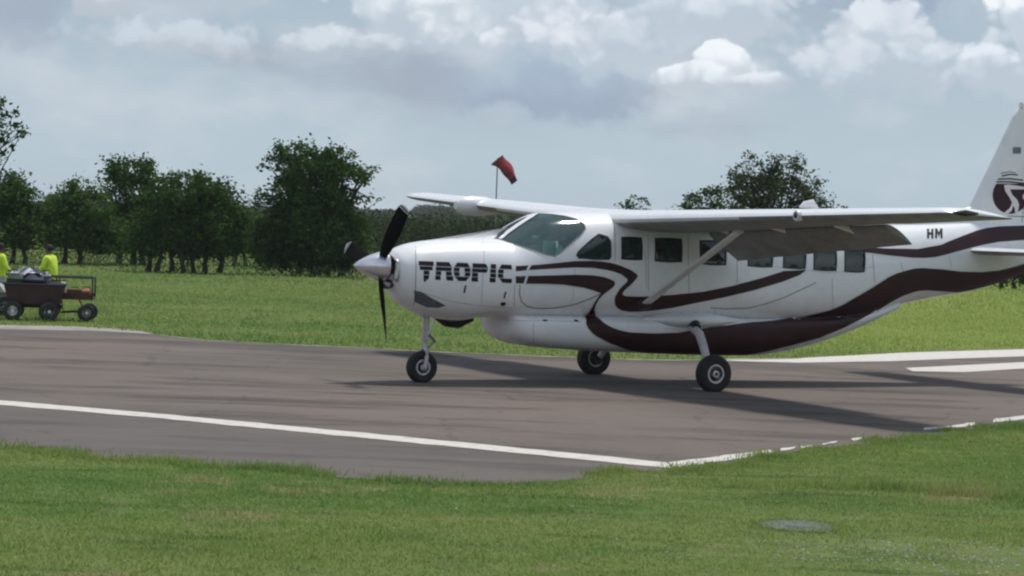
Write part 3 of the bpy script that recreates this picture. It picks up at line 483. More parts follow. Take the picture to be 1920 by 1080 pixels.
FLAGP = [
 [(12.137,4.003),(12.222,4.007),(12.309,4.011),(12.311,3.957),(12.313,3.903),(12.225,3.899),(12.139,3.895),(12.138,3.949)],
]
#DATA_END
def skin():
    """the fuselage skin in the (x, phi) chart with real window openings; mirrored"""
    x0, x1 = FUS[0][0], FUS[-1][0]; p0, p1 = -math.pi/2*SK, math.pi/2*SK
    xs = list(np.concatenate([np.linspace(x0, 1.0, 14), np.linspace(1.06, x1, 170)])); ps = list(np.linspace(p0, p1, 44))
    holes = [resample([(x, p*SK) for x, p in w], .05) for k_, w in WINDOWS]
    G = np.array([(x, p) for x in xs for p in ps]); keep = np.ones(len(G), bool)
    for h in holes: keep &= ~(inpoly(G, h) | near_edge(G, h, .018))
    pts = [Vector(p) for p in G[keep]]; edges = []
    for h in holes:
        o = len(pts); pts += [Vector(p) for p in h]; edges += [(o+i, o+(i+1) % len(h)) for i in range(len(h))]
    v, e, f, *_ = delaunay_2d_cdt(pts, edges, [], 0, 1e-6)
    c = np.array([[sum(v[i][k] for i in t)/3 for k in (0, 1)] for t in f]); ok = np.ones(len(f), bool)
    for h in holes: ok &= ~inpoly(c, h)
    P = [surf(fus_at, q[0], max(-math.pi/2, min(math.pi/2, q[1]/SK))) for q in v]
    n = len(P); VV = [V(*p) for p in P]+[V(p.x, -p.y, p.z) for p in P]
    F = [t for t, o in zip(f, ok) if o]; F += [tuple(i+n for i in t[::-1]) for t in F]
    return VV, F, P, f
VV, F, _, _ = skin()
bm = bmesh.new(); vs = [bm.verts.new(p) for p in VV]
for t in F:
    try: bm.faces.new([vs[i] for i in t])
    except ValueError: pass
bmesh.ops.remove_doubles(bm, verts=bm.verts[:], dist=2e-4)
# close the tail end
fuselage = bm_obj('fuselage', bm, WHITE, plane, True)
fuselage['label'] = 'white fuselage with rounded nose and tapering tail'
def station_ring(fn, x, n=48, k=1.0):
    zc = fn(x)[2]
    return [V(x, *(lambda p: (p.y*k, zc+(p.z-zc)*k))(surf(fn, x, math.pi/2-abs(a)) if True else 0)) if a >= 0 else
            V(x, *(lambda p: (-p.y*k, zc+(p.z-zc)*k))(surf(fn, x, math.pi/2-abs(a)))) for a in [math.pi*2*i/n-math.pi for i in range(n)]]
def surf_mesh(fn, x0, x1, nx, nphi=56, xs=None):
    xs = xs or list(np.linspace(x0, x1, nx)); rings = []
    for x in xs:
        rings.append([V(*surf(fn, x, t)) if True else 0 for t in np.linspace(-math.pi/2, math.pi/2, nphi//2, endpoint=False)] +
                     [V(*(lambda p: (p.x, -p.y, p.z))(surf(fn, x, math.pi-t))) for t in np.linspace(math.pi/2, 3*math.pi/2, nphi//2, endpoint=False)])
    return rings
podr = surf_mesh(pod_at, 0, 0, 0, 64, [2.39, 2.397, 2.405, 2.425, 2.45, 2.49, 2.55, 2.64]+list(np.linspace(2.75, 9.7, 60)))
mb = MB(); mb.add(*loft(podr)); pod = mb.obj('cargo_pod', WHITE, plane, angle=60); pod['label'] = 'white belly cargo pod with a maroon band round its rear'
# cowling front face and intakes
mb = MB(); r0 = surf_mesh(fus_at, 0, 0, 0, 48, [.56])[0]; c0 = Vector((.56, 0, 1.72))
ring = [[c0+(p-c0)*k+Vector((dx, 0, 0)) for p in r0] for k, dx in ((1, 0), (.93, -.015), (.84, .0), (.80, .05), (.5, .06), (.1, .06))]
mb.add(*loft(ring, False, True)); mb.obj('cowling_face', WHITE, plane)
for sgn in (1, -1):
    mb = MB(); R = []
    for t in np.linspace(0, 2*math.pi, 28, endpoint=False): R.append(V(.545+.02*abs(math.cos(t)), sgn*(.275+.055*math.cos(t)), 1.68+.15*math.sin(t)))
    mb.tube(R+[R[0]], .018, 8); mb.obj('intake_ring', METAL, plane)
    R2 = [p+Vector((.012, 0, 0)) for p in R]; mesh_obj('intake_opening', R2, [tuple(range(28))], BLACK, plane, False)
mb = MB(); mb.lathe([(.0, 0), (.11, 0), (.13, .05), (.10, .05), (.09, -.02)], 20, T(.57, 0, 1.47) @ RY(-90) @ Matrix.Diagonal((.62, 1.5, 1, 1))); mb.obj('chin_intake', BLACK, plane)
# tail cone end
mb = MB(); R = surf_mesh(fus_at, 0, 0, 0, 32, [12.8])[0]; c = Vector((12.8, 0, 2.38))
mb.add(*loft([[c+(p-c)*k+Vector((dx, 0, 0)) for p in R] for k, dx in ((1, 0), (.8, .05), (.4, .09))], False)); mb.obj('tail_cone', WHITE, plane)

# --- glazing
def shift_surf(x, s, off): 
    ph = max(-math.pi/2, min(math.pi/2, s/SK)); return surf(fus_at, x, ph)+surf_n(fus_at, x, ph)*off
def glaze():
    for side in (1, -1):
        for kind, w in WINDOWS:
            poly = [(x, p*SK) for x, p in w]
            v, f = fill(poly, .06)
            P = [shift_surf(x, s, -.004) for x, s in v]
            nm = {'wind': 'windshield', 'door': 'door_window', 'cabin': 'cabin_window'}[kind]
            o = mesh_obj(nm, [V(p.x, p.y*side, p.z) for p in P], [t if side > 0 else t[::-1] for t in f], WIND_GLASS if kind == 'wind' else CABIN_GLASS, fuselage)
            if kind == 'wind':
                v, f = fill([(x, p*SK) for x, p in POST], .05); P = [shift_surf(x, s, .012) for x, s in v]
                mesh_obj('windshield_post', [V(p.x, p.y*side, p.z) for p in P], [t if side > 0 else t[::-1] for t in f], WHITE, fuselage)
            # rubber seal round the opening
            q = resample(poly, .03); cx = sum(a for a, b in q)/len(q); cy = sum(b for a, b in q)/len(q); rr = []
            wd = .010 if kind == 'wind' else .020
            for a, b in q:
                d = math.hypot(a-cx, b-cy); ux, uy = (a-cx)/d, (b-cy)/d
                rr.append([shift_surf(a-ux*wd*.6, b-uy*wd*.6, .003), shift_surf(a+ux*wd*.3, b+uy*wd*.3, .009), shift_surf(a+ux*wd, b+uy*wd, .002)])
            n = len(rr); vv = [V(p.x, p.y*side, p.z) for r in rr for p in r]; ff = []
            for i in range(n):
                j = (i+1) % n; ff += [(3*i, 3*i+1, 3*j+1, 3*j), (3*i+1, 3*i+2, 3*j+2, 3*j+1)]
            mesh_obj('window_seal', vv, ff, SEAM if kind == 'wind' else BLACK, fuselage)
glaze()

# --- airfoil surfaces
def foil(c0, c1, th, n=12, camber=.02):
    """closed section from chord fraction c0 to c1: list of (fraction, height/chord)"""
    def yt(x): return 5*th*(.2969*math.sqrt(max(x, 0))-.126*x-.3516*x*x+.2843*x**3-.1036*x**4)
    def yc(x): return camber*4*x*(1-x)
    xs = [c0+(c1-c0)*(1-math.cos(math.pi*i/n/ (1 if c0 == 0 else 1)))/2 for i in range(n+1)]
    up = [(x, yc(x)+yt(x)) for x in xs]; lo = [(x, yc(x)-yt(x)) for x in xs]
    return up[::-1]+(lo[1:] if c0 == 0 else lo)
WST = [(0.0, 4.02, 1.98, 2.55, .165, 4.2), (1.0, 4.06, 1.95, 2.56, .165, 4.2), (7.6, 4.62, 1.26, 2.80, .125, 2.5), (7.86, 4.66, 1.20, 2.812, .11, 2.5), (7.95, 4.78, 1.0, 2.815, .07, 2.5)]
def wing_at(l):
    for a, b in zip(WST, WST[1:]):
        if l <= b[0]+1e-9:
            t = (l-a[0])/(b[0]-a[0]); return [a[i]+(b[i]-a[i])*t for i in range(1, 6)]
def wing_ring(l, c0, c1, n=12, shrink=1.0):
    xl, ch, z, th, inc = wing_at(l); i = rad(inc)
    return [(xl+ch*(f*math.cos(i)+h*math.sin(i)), l, z+ch*(-f*math.sin(i)*1.0+h*shrink*math.cos(i))) for f, h in foil(c0, c1, th, n)]
def flap_ring(l, ch, defl, dx, dz):
    xl, c, z, th, inc = wing_at(l); i = rad(inc)
    ox, oz = xl+c*.77*math.cos(i)+dx, z-c*.77*math.sin(i)+dz; d = rad(defl)
    return [(ox+ch*(f*math.cos(d)+h*math.sin(d)), l, oz+ch*(-f*math.sin(d)+h*math.cos(d))) for f, h in foil(0, 1, .16, 10, .03)]
for side, nm in ((1, 'wing'), (-1, 'wing')):
    f_ = lambda R: [[V(x, side*l, z) for x, l, z in r] for r in R]
    mb = MB()
    mb.add(*loft(f_([wing_ring(l, 0, 1) for l in (0.0, .5, .93)]), False, True))
    mb.add(*loft(f_([wing_ring(l, 0, .80) for l in np.linspace(.93, 7.5, 20)])))
    mb.add(*loft(f_([wing_ring(l, 0, 1) for l in (7.5, 7.6, 7.86)]+[wing_ring(7.92, 0, 1, shrink=.8), wing_ring(7.95, 0, 1, shrink=.4)])))
    wing = mb.obj('wing', WHITE, plane, angle=50)
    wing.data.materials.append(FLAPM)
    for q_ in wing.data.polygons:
        if q_.normal.z < -.45: q_.material_index = 1  # downward faces take the colour with painted shade
    wing['label'] = 'near left wing reaching towards the camera' if side > 0 else 'far right wing with the radar pod'
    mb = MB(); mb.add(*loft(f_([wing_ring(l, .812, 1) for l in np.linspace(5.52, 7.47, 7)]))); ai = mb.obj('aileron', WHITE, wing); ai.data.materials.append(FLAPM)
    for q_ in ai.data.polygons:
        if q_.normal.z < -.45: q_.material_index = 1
    mb = MB(); mb.add(*loft(f_([flap_ring(l, .74-.035*l, 40-2.2*l, -.02, -.045) for l in np.linspace(.98, 5.47, 9)]))); mb.obj('flap', FLAPM, wing)  # the whole flap carries the painted underwing shade
    for l in (1.5, 3.0, 4.6):
        xl, ch, z, th, inc = wing_at(l); mb = MB()
        mb.tube([V(xl+ch*.6, side*l, z-.10), V(xl+ch*.78, side*l, z-.14), V(xl+ch*.95, side*l, z-.21), V(xl+ch*1.02, side*l, z-.25)], [.02, .04, .04, .015], 8, 1.4); mb.obj('flap_track', WHITE, wing)
    # black rubber de-ice boot is white here: thin joint line behind the leading edge
    mb = MB()
    for l in (2.2, 4.0, 5.8):
        pass
    # landing light in the leading edge
    xl, ch, z, th, inc = wing_at(5.0)
    mb = MB(); mb.lathe([(0, .05), (.07, .045), (.085, .0), (.07, -.05)], 18, T(*V(xl+.02, side*5.0, z)) @ RY(-90)); mb.obj('light_housing', RIM, wing)
    mb = MB(); mb.lathe([(0, .068), (.035, .06), (.045, .045), (.045, .03)], 14, T(*V(xl+.02, side*5.0, z)) @ RY(-90)); mb.obj('landing_light', LENS, wing)
    mb = MB(); mb.tube([V(4.80, side*7.93, 2.815), V(4.98, side*7.985, 2.815), V(5.22, side*7.94, 2.815)], [.012, .045, .015], 10); mb.obj('navigation_light', LENS, wing)
    mb = MB(); mb.tube([V(5.75, side*7.9, 2.80), V(6.05, side*7.9, 2.80)], .006, 6); mb.obj('static_wick', BLACK, wing)
    # strut
    a, b = V(4.55, side*.80, 1.27), V(4.72, side*3.05, 2.44)
    d = (b-a); st = MB(); ax = Vector((1, 0, 0)); up = d.cross(ax).normalized(); R = []
    for t in (0, .02, .5, .98, 1):
        c = a+d*t; k_ = .085 if .01 < t < .99 else .10
        R.append([c+ax*(k_*math.cos(u))+up*(.024*math.sin(u)) for u in [2*math.pi*i/14 for i in range(14)]])
    st.add(*loft(R)); so = st.obj('wing_strut', WHITE, plane)
    mb = MB(); mb.lathe([(.0, .06), (.06, .05), (.09, .0), (.1, -.05)], 14, T(*V(4.55, side*.80, 1.27)) @ RX(90*side) @ Matrix.Diagonal((1.4, 1, 1, 1))); mb.obj('strut_fairing', MAROON, so)
    if side < 0:
        xl, ch, z, th, inc = wing_at(4.7)
        mb = MB(); mb.lathe([(0, .36), (.07, .345), (.12, .29), (.155, .19), (.17, .05), (.165, -.2), (.10, -.5), (.02, -.7)], 24, T(*V(xl+.02, side*4.7, z-.02)) @ RY(-90)); mb.obj('radar_pod', WHITE, wing)
    else:
        xl, ch, z, th, inc = wing_at(4.6)
        mb = MB(); mb.add(*loft([[V(xl+.35+a_, 4.6+ (.03*math.cos(u)), z+.11+.02+h_*math.sin(u)*.5+h_*.4) for u in [math.pi*2*i/10 for i in range(10)]] for a_, h_ in ((0, .02), (.06, .10), (.22, .14), (.30, .02))])); mb.obj('wing_vent_fairing', WHITE, wing)
# --- fin
FINZ = [(2.60, 11.18, 13.15), (2.95, 11.30, 13.12), (3.4, 11.545, 13.05), (4.0, 11.87, 12.98), (4.5, 12.135, 12.92), (4.66, 12.24, 12.88), (4.70, 12.36, 12.80)]
def fin_at(z):
    for a, b in zip(FINZ, FINZ[1:]):
        if z <= b[0]: t = (z-a[0])/(b[0]-a[0]); return a[1]+(b[1]-a[1])*t, a[2]+(b[2]-a[2])*t
def fin_ring(z, c0, c1, kk=1.0):
    a, b = fin_at(z); c = b-a
    return [V(a+c*f, c*h*kk, z) for f, h in foil(c0, c1, .105, 12, 0)]
mb = MB(); mb.add(*loft([fin_ring(z, 0, .60, .75 if z > 4.68 else 1) for z in (2.60, 2.8, 2.95, 3.4, 4.0, 4.5, 4.66, 4.70)])); fin = mb.obj('tail_fin', WHITE, plane, angle=50)
mb = MB(); mb.add(*loft([fin_ring(z, .615, 1) for z in (2.62, 2.95, 3.4, 4.0, 4.5, 4.66)])); mb.obj('rudder', WHITE, fin)
# dorsal fin fillet
R = []
for x, zt, hw in ((9.3, 2.60, .02), (10.1, 2.72, .05), (10.7, 2.82, .07), (11.1, 2.91, .08), (11.35, 2.98, .085), (11.6, 3.05, .08)):
    R.append([V(x, hw*1.6, 2.5), V(x, hw, (2.5+zt)/2), V(x, hw*.5, zt-.02), V(x, 0, zt), V(x, -hw*.5, zt-.02), V(x, -hw, (2.5+zt)/2), V(x, -hw*1.6, 2.5)])
mb = MB(); mb.add(*loft(R)); mb.obj('dorsal_fin', WHITE, fin)
mb = MB(); mb.lathe([(.045, 0), (.045, .05), (.03, .085), (0, .095)], 14, T(*V(12.33, 0, 4.69))); mb.obj('beacon', mat('beacon_glass', (.75, .70, .70), .15), fin)
# --- tailplane
for side in (1, -1):
    st = lambda t: (11.08+.33*t, 1.32-.42*t, 2.24+.02*t)
    def sr(t, c0, c1, kk=1.0):
        a, c, z = st(t); return [V(a+c*f, side*(.12+2.98*t), z+c*h*kk) for f, h in foil(c0, c1, .10, 10, -.005)]
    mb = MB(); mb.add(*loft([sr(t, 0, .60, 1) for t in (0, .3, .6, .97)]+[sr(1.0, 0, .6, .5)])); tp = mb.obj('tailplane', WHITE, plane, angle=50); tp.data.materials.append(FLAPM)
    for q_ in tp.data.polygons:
        if q_.normal.z < -.3: q_.material_index = 1  # tailplane underside darkened by colour, as on the wing
    mb = MB(); mb.add(*loft([sr(t, .615, 1) for t in (.06, .4, .97)])); mb.obj('elevator', WHITE, tp)
# --- propeller
prop = plane_prop = bpy.data.objects.new('propeller', None); COL.objects.link(prop); prop.parent = plane; prop.location = V(.40, 0, 1.73)
mb = MB(); mb.lathe([(0, .42), (.022, .41), (.06, .36), (.115, .26), (.165, .15), (.205, .03), (.222, -.06), (.222, -.085), (.2, -.09)], 32, RY(-90)); mb.obj('spinner', CHROME, prop)
mb = MB(); mb.lathe([(.20, -.09), (.20, -.115), (.12, -.125), (.12, -.2)], 24, RY(-90)); mb.obj('hub_plate', BLACK, prop)
TIPM = mat('white_blade_tip', (.62, .62, .58), .5)
for ang in (-73, 47, 167):
    er = Vector((0, -math.cos(rad(ang)), math.sin(rad(ang)))); et = Vector((0, math.sin(rad(ang)), math.cos(rad(ang))))
    def bl(r0, r1, n):
        R = []
        for i in range(n+1):
            r = r0+(r1-r0)*i/n; u = r/1.22
            ch = .09+.13*math.sin(min(1, max(0, (u-.08)/.55))*math.pi/2) if u < .9 else .22*math.sqrt(max(.06, 1-((u-.9)/.1)**2))
            be = rad(62-38*u); th = .16*(1-u)+.035 if u > .2 else .4
            cdv = et*math.cos(be)+Vector((-1, 0, 0))*math.sin(be); nv = er.cross(cdv)
            R.append([er*r+cdv*(ch*(f-.42))+nv*(ch*h) for f, h in foil(0, 1, th, 7, .02)])
        return R
    mb = MB(); mb.add(*loft(bl(.14, 1.135, 14))); b_ = mb.obj('blade', BLADE, prop, angle=60)
    mb = MB(); mb.add(*loft(bl(1.137, 1.155, 1))); mb.obj('tip_band', TIPM, b_, angle=60)
    mb = MB(); mb.add(*loft(bl(1.157, 1.180, 1))); mb.obj('tip_band', BLADE, b_, angle=60)
    mb = MB(); mb.add(*loft(bl(1.182, 1.22, 4))); mb.obj('tip_band', TIPM, b_, angle=60)
# --- wheels
def wheel(parent, x, l, zc, r, w, rr, tyre_m=None, rim_m=None, name='wheel', side=1):
    e = bpy.data.objects.new(name, None); COL.objects.link(e); e.parent = parent
    e.location = V(x, l, zc)
    Mx = RX(90)
    k = r-.0
    mb = MB(); mb.lathe([(rr, -w*.36), (rr+.02, -w*.46), (r*.82, -w*.5), (r*.95, -w*.38), (r, -w*.18), (r, w*.18), (r*.95, w*.38), (r*.82, w*.5), (rr+.02, w*.46), (rr, w*.36)], 36, Mx)
    v = [(a, b, max(c, -r*.955)) for a, b, c in mb.v]; mb.v = v                # the tyre sits flat on the ground
    mb.obj('tyre', tyre_m or RUBBER, e)
    mb = MB()
    for s in (1, -1):
        mb.lathe([(rr+.004, s*w*.36), (rr-.01, s*w*.40), (rr*.82, s*w*.36), (rr*.72, s*w*.22), (rr*.42, s*w*.24), (rr*.36, s*w*.38), (rr*.2, s*w*.42), (0, s*w*.42)], 28, Mx)
    mb.obj('rim', rim_m or RIM, e)
    for s in (1, -1):
        mb = MB(); mb.lathe([(rr*.2, s*w*.40), (rr*.18, s*w*.47), (0, s*w*.48)], 14, Mx)
        mb.obj('hub_cap', BLACK, e)
    return e
for side in (1, -1):
    g = bpy.data.objects.new('main_gear', None); COL.objects.link(g); g.parent = plane
    wheel(g, 5.19, side*1.80, .275, .288, .20, .145)
    mb = MB(); mb.tube([V(5.36, side*.90, .92), V(5.33, side*1.14, .84), V(5.28, side*1.35, .66), V(5.24, side*1.53, .46), V(5.20, side*1.62, .31)], [.068, .070, .066, .058, .05], 12); mb.obj('leg', GEARP, g)
    mb = MB(); mb.tube([V(5.42, side*.66, 1.02), V(5.40, side*.86, .99), V(5.36, side*1.02, .92)], [.12, .105, .07], 12, .8); mb.obj('leg_boot', BLACK, g)
    mb = MB(); mb.tube([V(5.42, side*.93, .87), V(5.385, side*1.16, .78), V(5.335, side*1.36, .61), V(5.29, side*1.54, .42), V(5.24, side*1.65, .33)], .012, 6); mb.obj('brake_line', BLACK, g)
    mb = MB(); mb.tube([V(5.19, side*1.58, .275), V(5.19, side*1.84, .275)], .035, 10); mb.lathe([(.0, -.02), (.10, -.02), (.10, .02), (0, .02)], 18, T(*V(5.19, side*1.665, .275)) @ RX(90)); mb.obj('axle', BLACK, g)
    mb = MB()                                             # step between fuselage and leg
    R = []
    for x, k_ in ((4.55, .05), (4.75, .4), (5.05, .85), (5.4, 1.0), (5.8, .9), (6.2, .45), (6.5, .05)):
        R.append([V(x, side*(.62+.31*k_*max(0, math.cos(u))**.8 - .05*(math.cos(u) < 0)), 1.03+.13*k_*math.sin(u)) for u in [2*math.pi*i/20 for i in range(20)]])
    mb.add(*loft(R)); mb.obj('gear_fairing', WHITE, g)
ng = bpy.data.objects.new('nose_gear', None); COL.objects.link(ng); ng.parent = plane
wheel(ng, 1.16, 0, .233, .243, .16, .118)
mb = MB(); mb.tube([V(1.21, 0, 1.06), V(1.20, 0, .62)], .048, 12); mb.tube([V(1.20, 0, .62), V(1.195, 0, .50)], .034, 12); mb.lathe([(.06, -.03), (.06, .03), (.05, .04)], 14, T(1.20, 0, .66)); mb.obj('oleo_strut', GEARP, ng)
mb = MB()
for s in (1, -1): mb.tube([V(1.195, s*.03, .52), V(1.195, s*.105, .47), V(1.185, s*.118, .40), V(1.16, s*.118, .233)], [.035, .035, .032, .03], 8)
mb.tube([V(1.16, .14, .233), V(1.16, -.14, .233)], .022, 8); mb.obj('fork', GEARP, ng)
mb = MB()
for s in (1, -1):
    mb.tube([V(1.24, s*.03, .74), V(1.36, s*.02, .62), V(1.23, s*.03, .50)], [.016, .02, .016], 6)
mb.obj('torque_link', METAL, ng)
mb = MB(); mb.tube([V(1.33, .05, .98), V(1.27, .03, .80), V(1.24, .03, .72)], .014, 6); mb.tube([V(1.13, .06, .98), V(1.14, .06, .66)], .02, 8); mb.obj('shimmy_damper', METAL, ng)
mb = MB(); mb.lathe([(.19, 0), (.17, -.06), (.10, -.10), (.05, -.11)], 20, T(1.21, 0, 1.09)); mb.obj('gear_well_fairing', WHITE, ng)
# exhaust stub low on the far side of the belly
mb = MB(); mb.tube([V(1.45, -.20, 1.0), V(1.66, -.24, .93), V(1.88, -.28, .92), V(2.12, -.28, .98)], [.05, .10, .12, .07], 16); mb.obj('exhaust_stack', BLACK, plane)
# interior
mb = MB(); mb.box((5.3, 0, 1.22), (5.2, 1.26, .04)); mb.obj('cabin_floor', SEATM, fuselage, False)
mb = MB(); mb.box((2.66, 0, 1.86), (.14, 1.18, .40), bev=.04); mb.box((2.52, 0, 2.04), (.34, 1.0, .05), bev=.02); mb.obj('instrument_panel', PANELM, fuselage)
def seat(x, l, parent):
    mb = MB(); mb.box((x, -l, 1.52), (.46, .44, .12), bev=.04); mb.box((x+.25, -l, 1.83), (.12, .42, .58), bev=.05); mb.box((x+.27, -l, 2.18), (.10, .26, .16), bev=.04)
    mb.box((x, -l, 1.32), (.3, .34, .28)); return mb.obj('seat', SEATM, parent)
for x in (3.0, 3.95, 4.75, 5.6, 6.5, 7.3):
    for l in (.40, -.40): seat(x, l, fuselage)
mb = MB(); mb.add(*loft([[V(3.18+.02*a, .30+.42*b_, 1.95+.24*a) for b_ in (0, 1)]+[V(3.20+.02*a, .72-.42*b_, 1.95+.24*a) for b_ in (0, 1)] for a in (0, 1)])); mb.obj('sun_shade', mat('pale_shade_cloth', (.62, .70, .64), .8), fuselage, False).location = (-.2, 0, 0)

# --- livery, projected sideways onto the skin
dg = bpy.context.evaluated_depsgraph_get()
def bvh_of(objs):
    v, f = [], []
    for o in objs:
        n = len(v); v += [tuple(p.co) for p in o.data.vertices]; f += [tuple(i+n for i in q.vertices) for q in o.data.polygons]
    return BVHTree.FromPolygons(v, f)
fin_v = bvh_of([fin]+[c for c in fin.children if c.name.startswith(('rudder', 'dorsal'))])
body_bvh = bvh_of([fuselage, pod])
def drape(name, polys, m, parent, side=1, bvh=None, off=.007, step=.05):
    bvh = bvh or body_bvh; v2, f2 = [], []
    for poly in polys:
        v, f = fill(poly, step); idx = []
        for x, z in v:
            hit = None
            for dz in (0, .01, -.01, .03, -.03, .06, -.06):
                h = bvh.ray_cast(Vector((x, -3*side, z+dz)), Vector((0, side, 0)))
                if h[0]: hit = h; break
            if hit:
                p, nn = hit[0], hit[1]
                if nn.y*(-side) < 0: nn = -nn
                p = p+nn*off; idx.append(len(v2)); v2.append(tuple(p))
            else: idx.append(None)
        for t in f:
            q = [idx[i] for i in t]
            if None in q: continue
            a, b, c = [Vector(v2[i]) for i in q]
            if max((a-b).length, (b-c).length, (a-c).length) > .30: continue
            f2.append(tuple(q) if side > 0 else tuple(q[::-1]))
    if f2: return mesh_obj(name, v2, f2, m, parent, True)
drape('ribbon_stripe', RIBBON_UPPER, MAROON, fuselage)['label'] = 'maroon ribbon looping back under the cabin windows'
drape('ribbon_stripe', RIBBON_LOWER, MAROON, fuselage, 1, None, .014, .035)['label'] = 'broad maroon ribbon sweeping along the belly to the tail'
drape('ribbon_stripe', RIBBON_TAIL, MAROON, fuselage)['label'] = 'short maroon ribbon rising towards the fin'
for R_ in (RIBBON_UPPER, RIBBON_LOWER, RIBBON_TAIL): drape('ribbon_stripe', R_, MAROON, fuselage, -1)
drape('tropic_lettering', LETTERS, INK, fuselage, 1, None, .005, .05)['label'] = 'dark sliced capital letters on the nose'
drape('registration_letters', REG, INK, fuselage, 1, None, .006, .05)
for J_ in JOINTS: drape('panel_joint', [J_], SEAM, fuselage, 1, None, .0025, .05)
FAINT_M = mat('faint_skin_joint', (.40, .40, .41), .6)
for J_ in FAINT: drape('panel_joint', [J_], FAINT_M, fuselage, 1, None, .0025, .05)
for J_ in LATCHES: drape('latch', [J_], INK, fuselage, 1, None, .006, .05)
drape('exhaust_soot', SOOTP, SOOT, fuselage, 1, None, .003, .05)
PLUM = mat('plum_decal', (.034, .007, .018), .45, spec=.3)
drape('logo_disc', LOGO_DISC, PLUM, fin, 1, fin_v, .005); drape('logo_bar', LOGO_BARS, PLUM, fin, 1, fin_v, .005)
drape('logo_road', LOGO_ROAD, mat('pinkish_white_decal', (.72, .66, .69), .4), fin, 1, fin_v, .010)
drape('flag_decal', FLAGP, mat('small_green_grey_flag', (.12, .17, .18), .5), fin, 1, fin_v, .005)

# ================================================================== GROUND
FAR_EDGE = [(-12.2, 52.46), (-9.95, 51.72), (-8.56, 52.17), (-6.96, 51.2), (-6.64, 50.37), (-5.7, 49.24), (-4.47, 48.78), (-3.48, 48.72), (-2.49, 48.49), (-1.5, 48.09), (-0.53, 48.04), (0.43, 47.99), (2.17, 47.93), (3.36, 48.54), (4.43, 49.57), (5.54, 50.65), (6.76, 52.19), (8.15, 54.49), (9.54, 56.27), (11.25, 58.11)]
NEAR_EDGE = [(-6.48, 26.88), (-5.19, 27.17), (-4.57, 27.07), (-3.99, 26.49), (-3.44, 26.37), (-2.77, 26.05), (-2.03, 25.8), (-1.53, 25.58), (-0.95, 25.42), (-0.49, 25.36), (-0.03, 25.48), (0.38, 25.78), (0.71, 26.22), (1.16, 27.12), (1.66, 27.35), (2.15, 28.05), (3.2, 29.9), (4.28, 31.75), (5.3, 33.3), (6.25, 34.7), (7.1, 35.8)]
def rag(pts, step=.25, amp=.07, seed=1):
    r = np.random.default_rng(seed); out = []; ph = r.uniform(0, 6.28, 6)
    for a, b in zip(pts, pts[1:]):
        d = math.dist(a, b); n = max(1, int(d/step)); nx, ny = -(b[1]-a[1])/d, (b[0]-a[0])/d
        for i in range(n):
            x, y = a[0]+(b[0]-a[0])*i/n, a[1]+(b[1]-a[1])*i/n
            w = amp*(math.sin(x*2.1+ph[0])+.7*math.sin(x*5.3+ph[1])+.5*math.sin(y*9.1+ph[2]))+r.normal(0, amp*.4)
            out.append((x+nx*w, y+ny*w))
    return out+[pts[-1]]
far = [(-90, 55.5), (-30, 54.2)]+rag(FAR_EDGE, .3, .04, 2)+[(11.25+.66*500, 58.11+.75*500)]
near = [(-90, 29.5), (-30, 27.6)]+rag(NEAR_EDGE, .12, .085, 3)+[(7.1+.63*60, 35.8+.776*60), (7.1+.66*500, 35.8+.75*500)]
PAVE = far+near[::-1]
def sheet(name, poly, z, m, kind='structure', parent=None):
    bm = bmesh.new(); vs = [bm.verts.new((x, y, z)) for x, y in poly]; f = bm.faces.new(vs)
    bmesh.ops.triangulate(bm, faces=[f]); me = bpy.data.meshes.new(name)
    for f in bm.faces:
        if f.normal.z < 0: f.normal_flip()
    bm.to_mesh(me); bm.free(); me.materials.append(m)
    o = bpy.data.objects.new(name, me); COL.objects.link(o)
    if kind: o['kind'] = kind
    if parent: o.parent = parent
    return o
def ground_mat():
    m = bpy.data.materials.new('field_ground'); m.use_nodes = True; k = NT(m.node_tree)
    g = k.n('ShaderNodeNewGeometry').outputs['Position']
    c = grass_colour(k, g)
    f = k.noise(g, 1.6, 5, .65); c = k.mix(k.ramp(f, .55, .72, 0, .55), c, (.13, .105, .07))
    p = k.n('ShaderNodeBsdfPrincipled'); k.put(p.inputs['Base Color'], c); p.inputs['Roughness'].default_value = .95; p.inputs['Specular IOR Level'].default_value = .1
    b = k.n('ShaderNodeBump'); b.inputs['Strength'].default_value = .8; b.inputs['Distance'].default_value = .05
    k.put(b.inputs['Height'], k.noise(g, 14, 4, .7)); k.put(p.inputs['Normal'], b.outputs[0])
    o = k.n('ShaderNodeOutputMaterial'); k.put(o.inputs[0], p.outputs[0]); return m
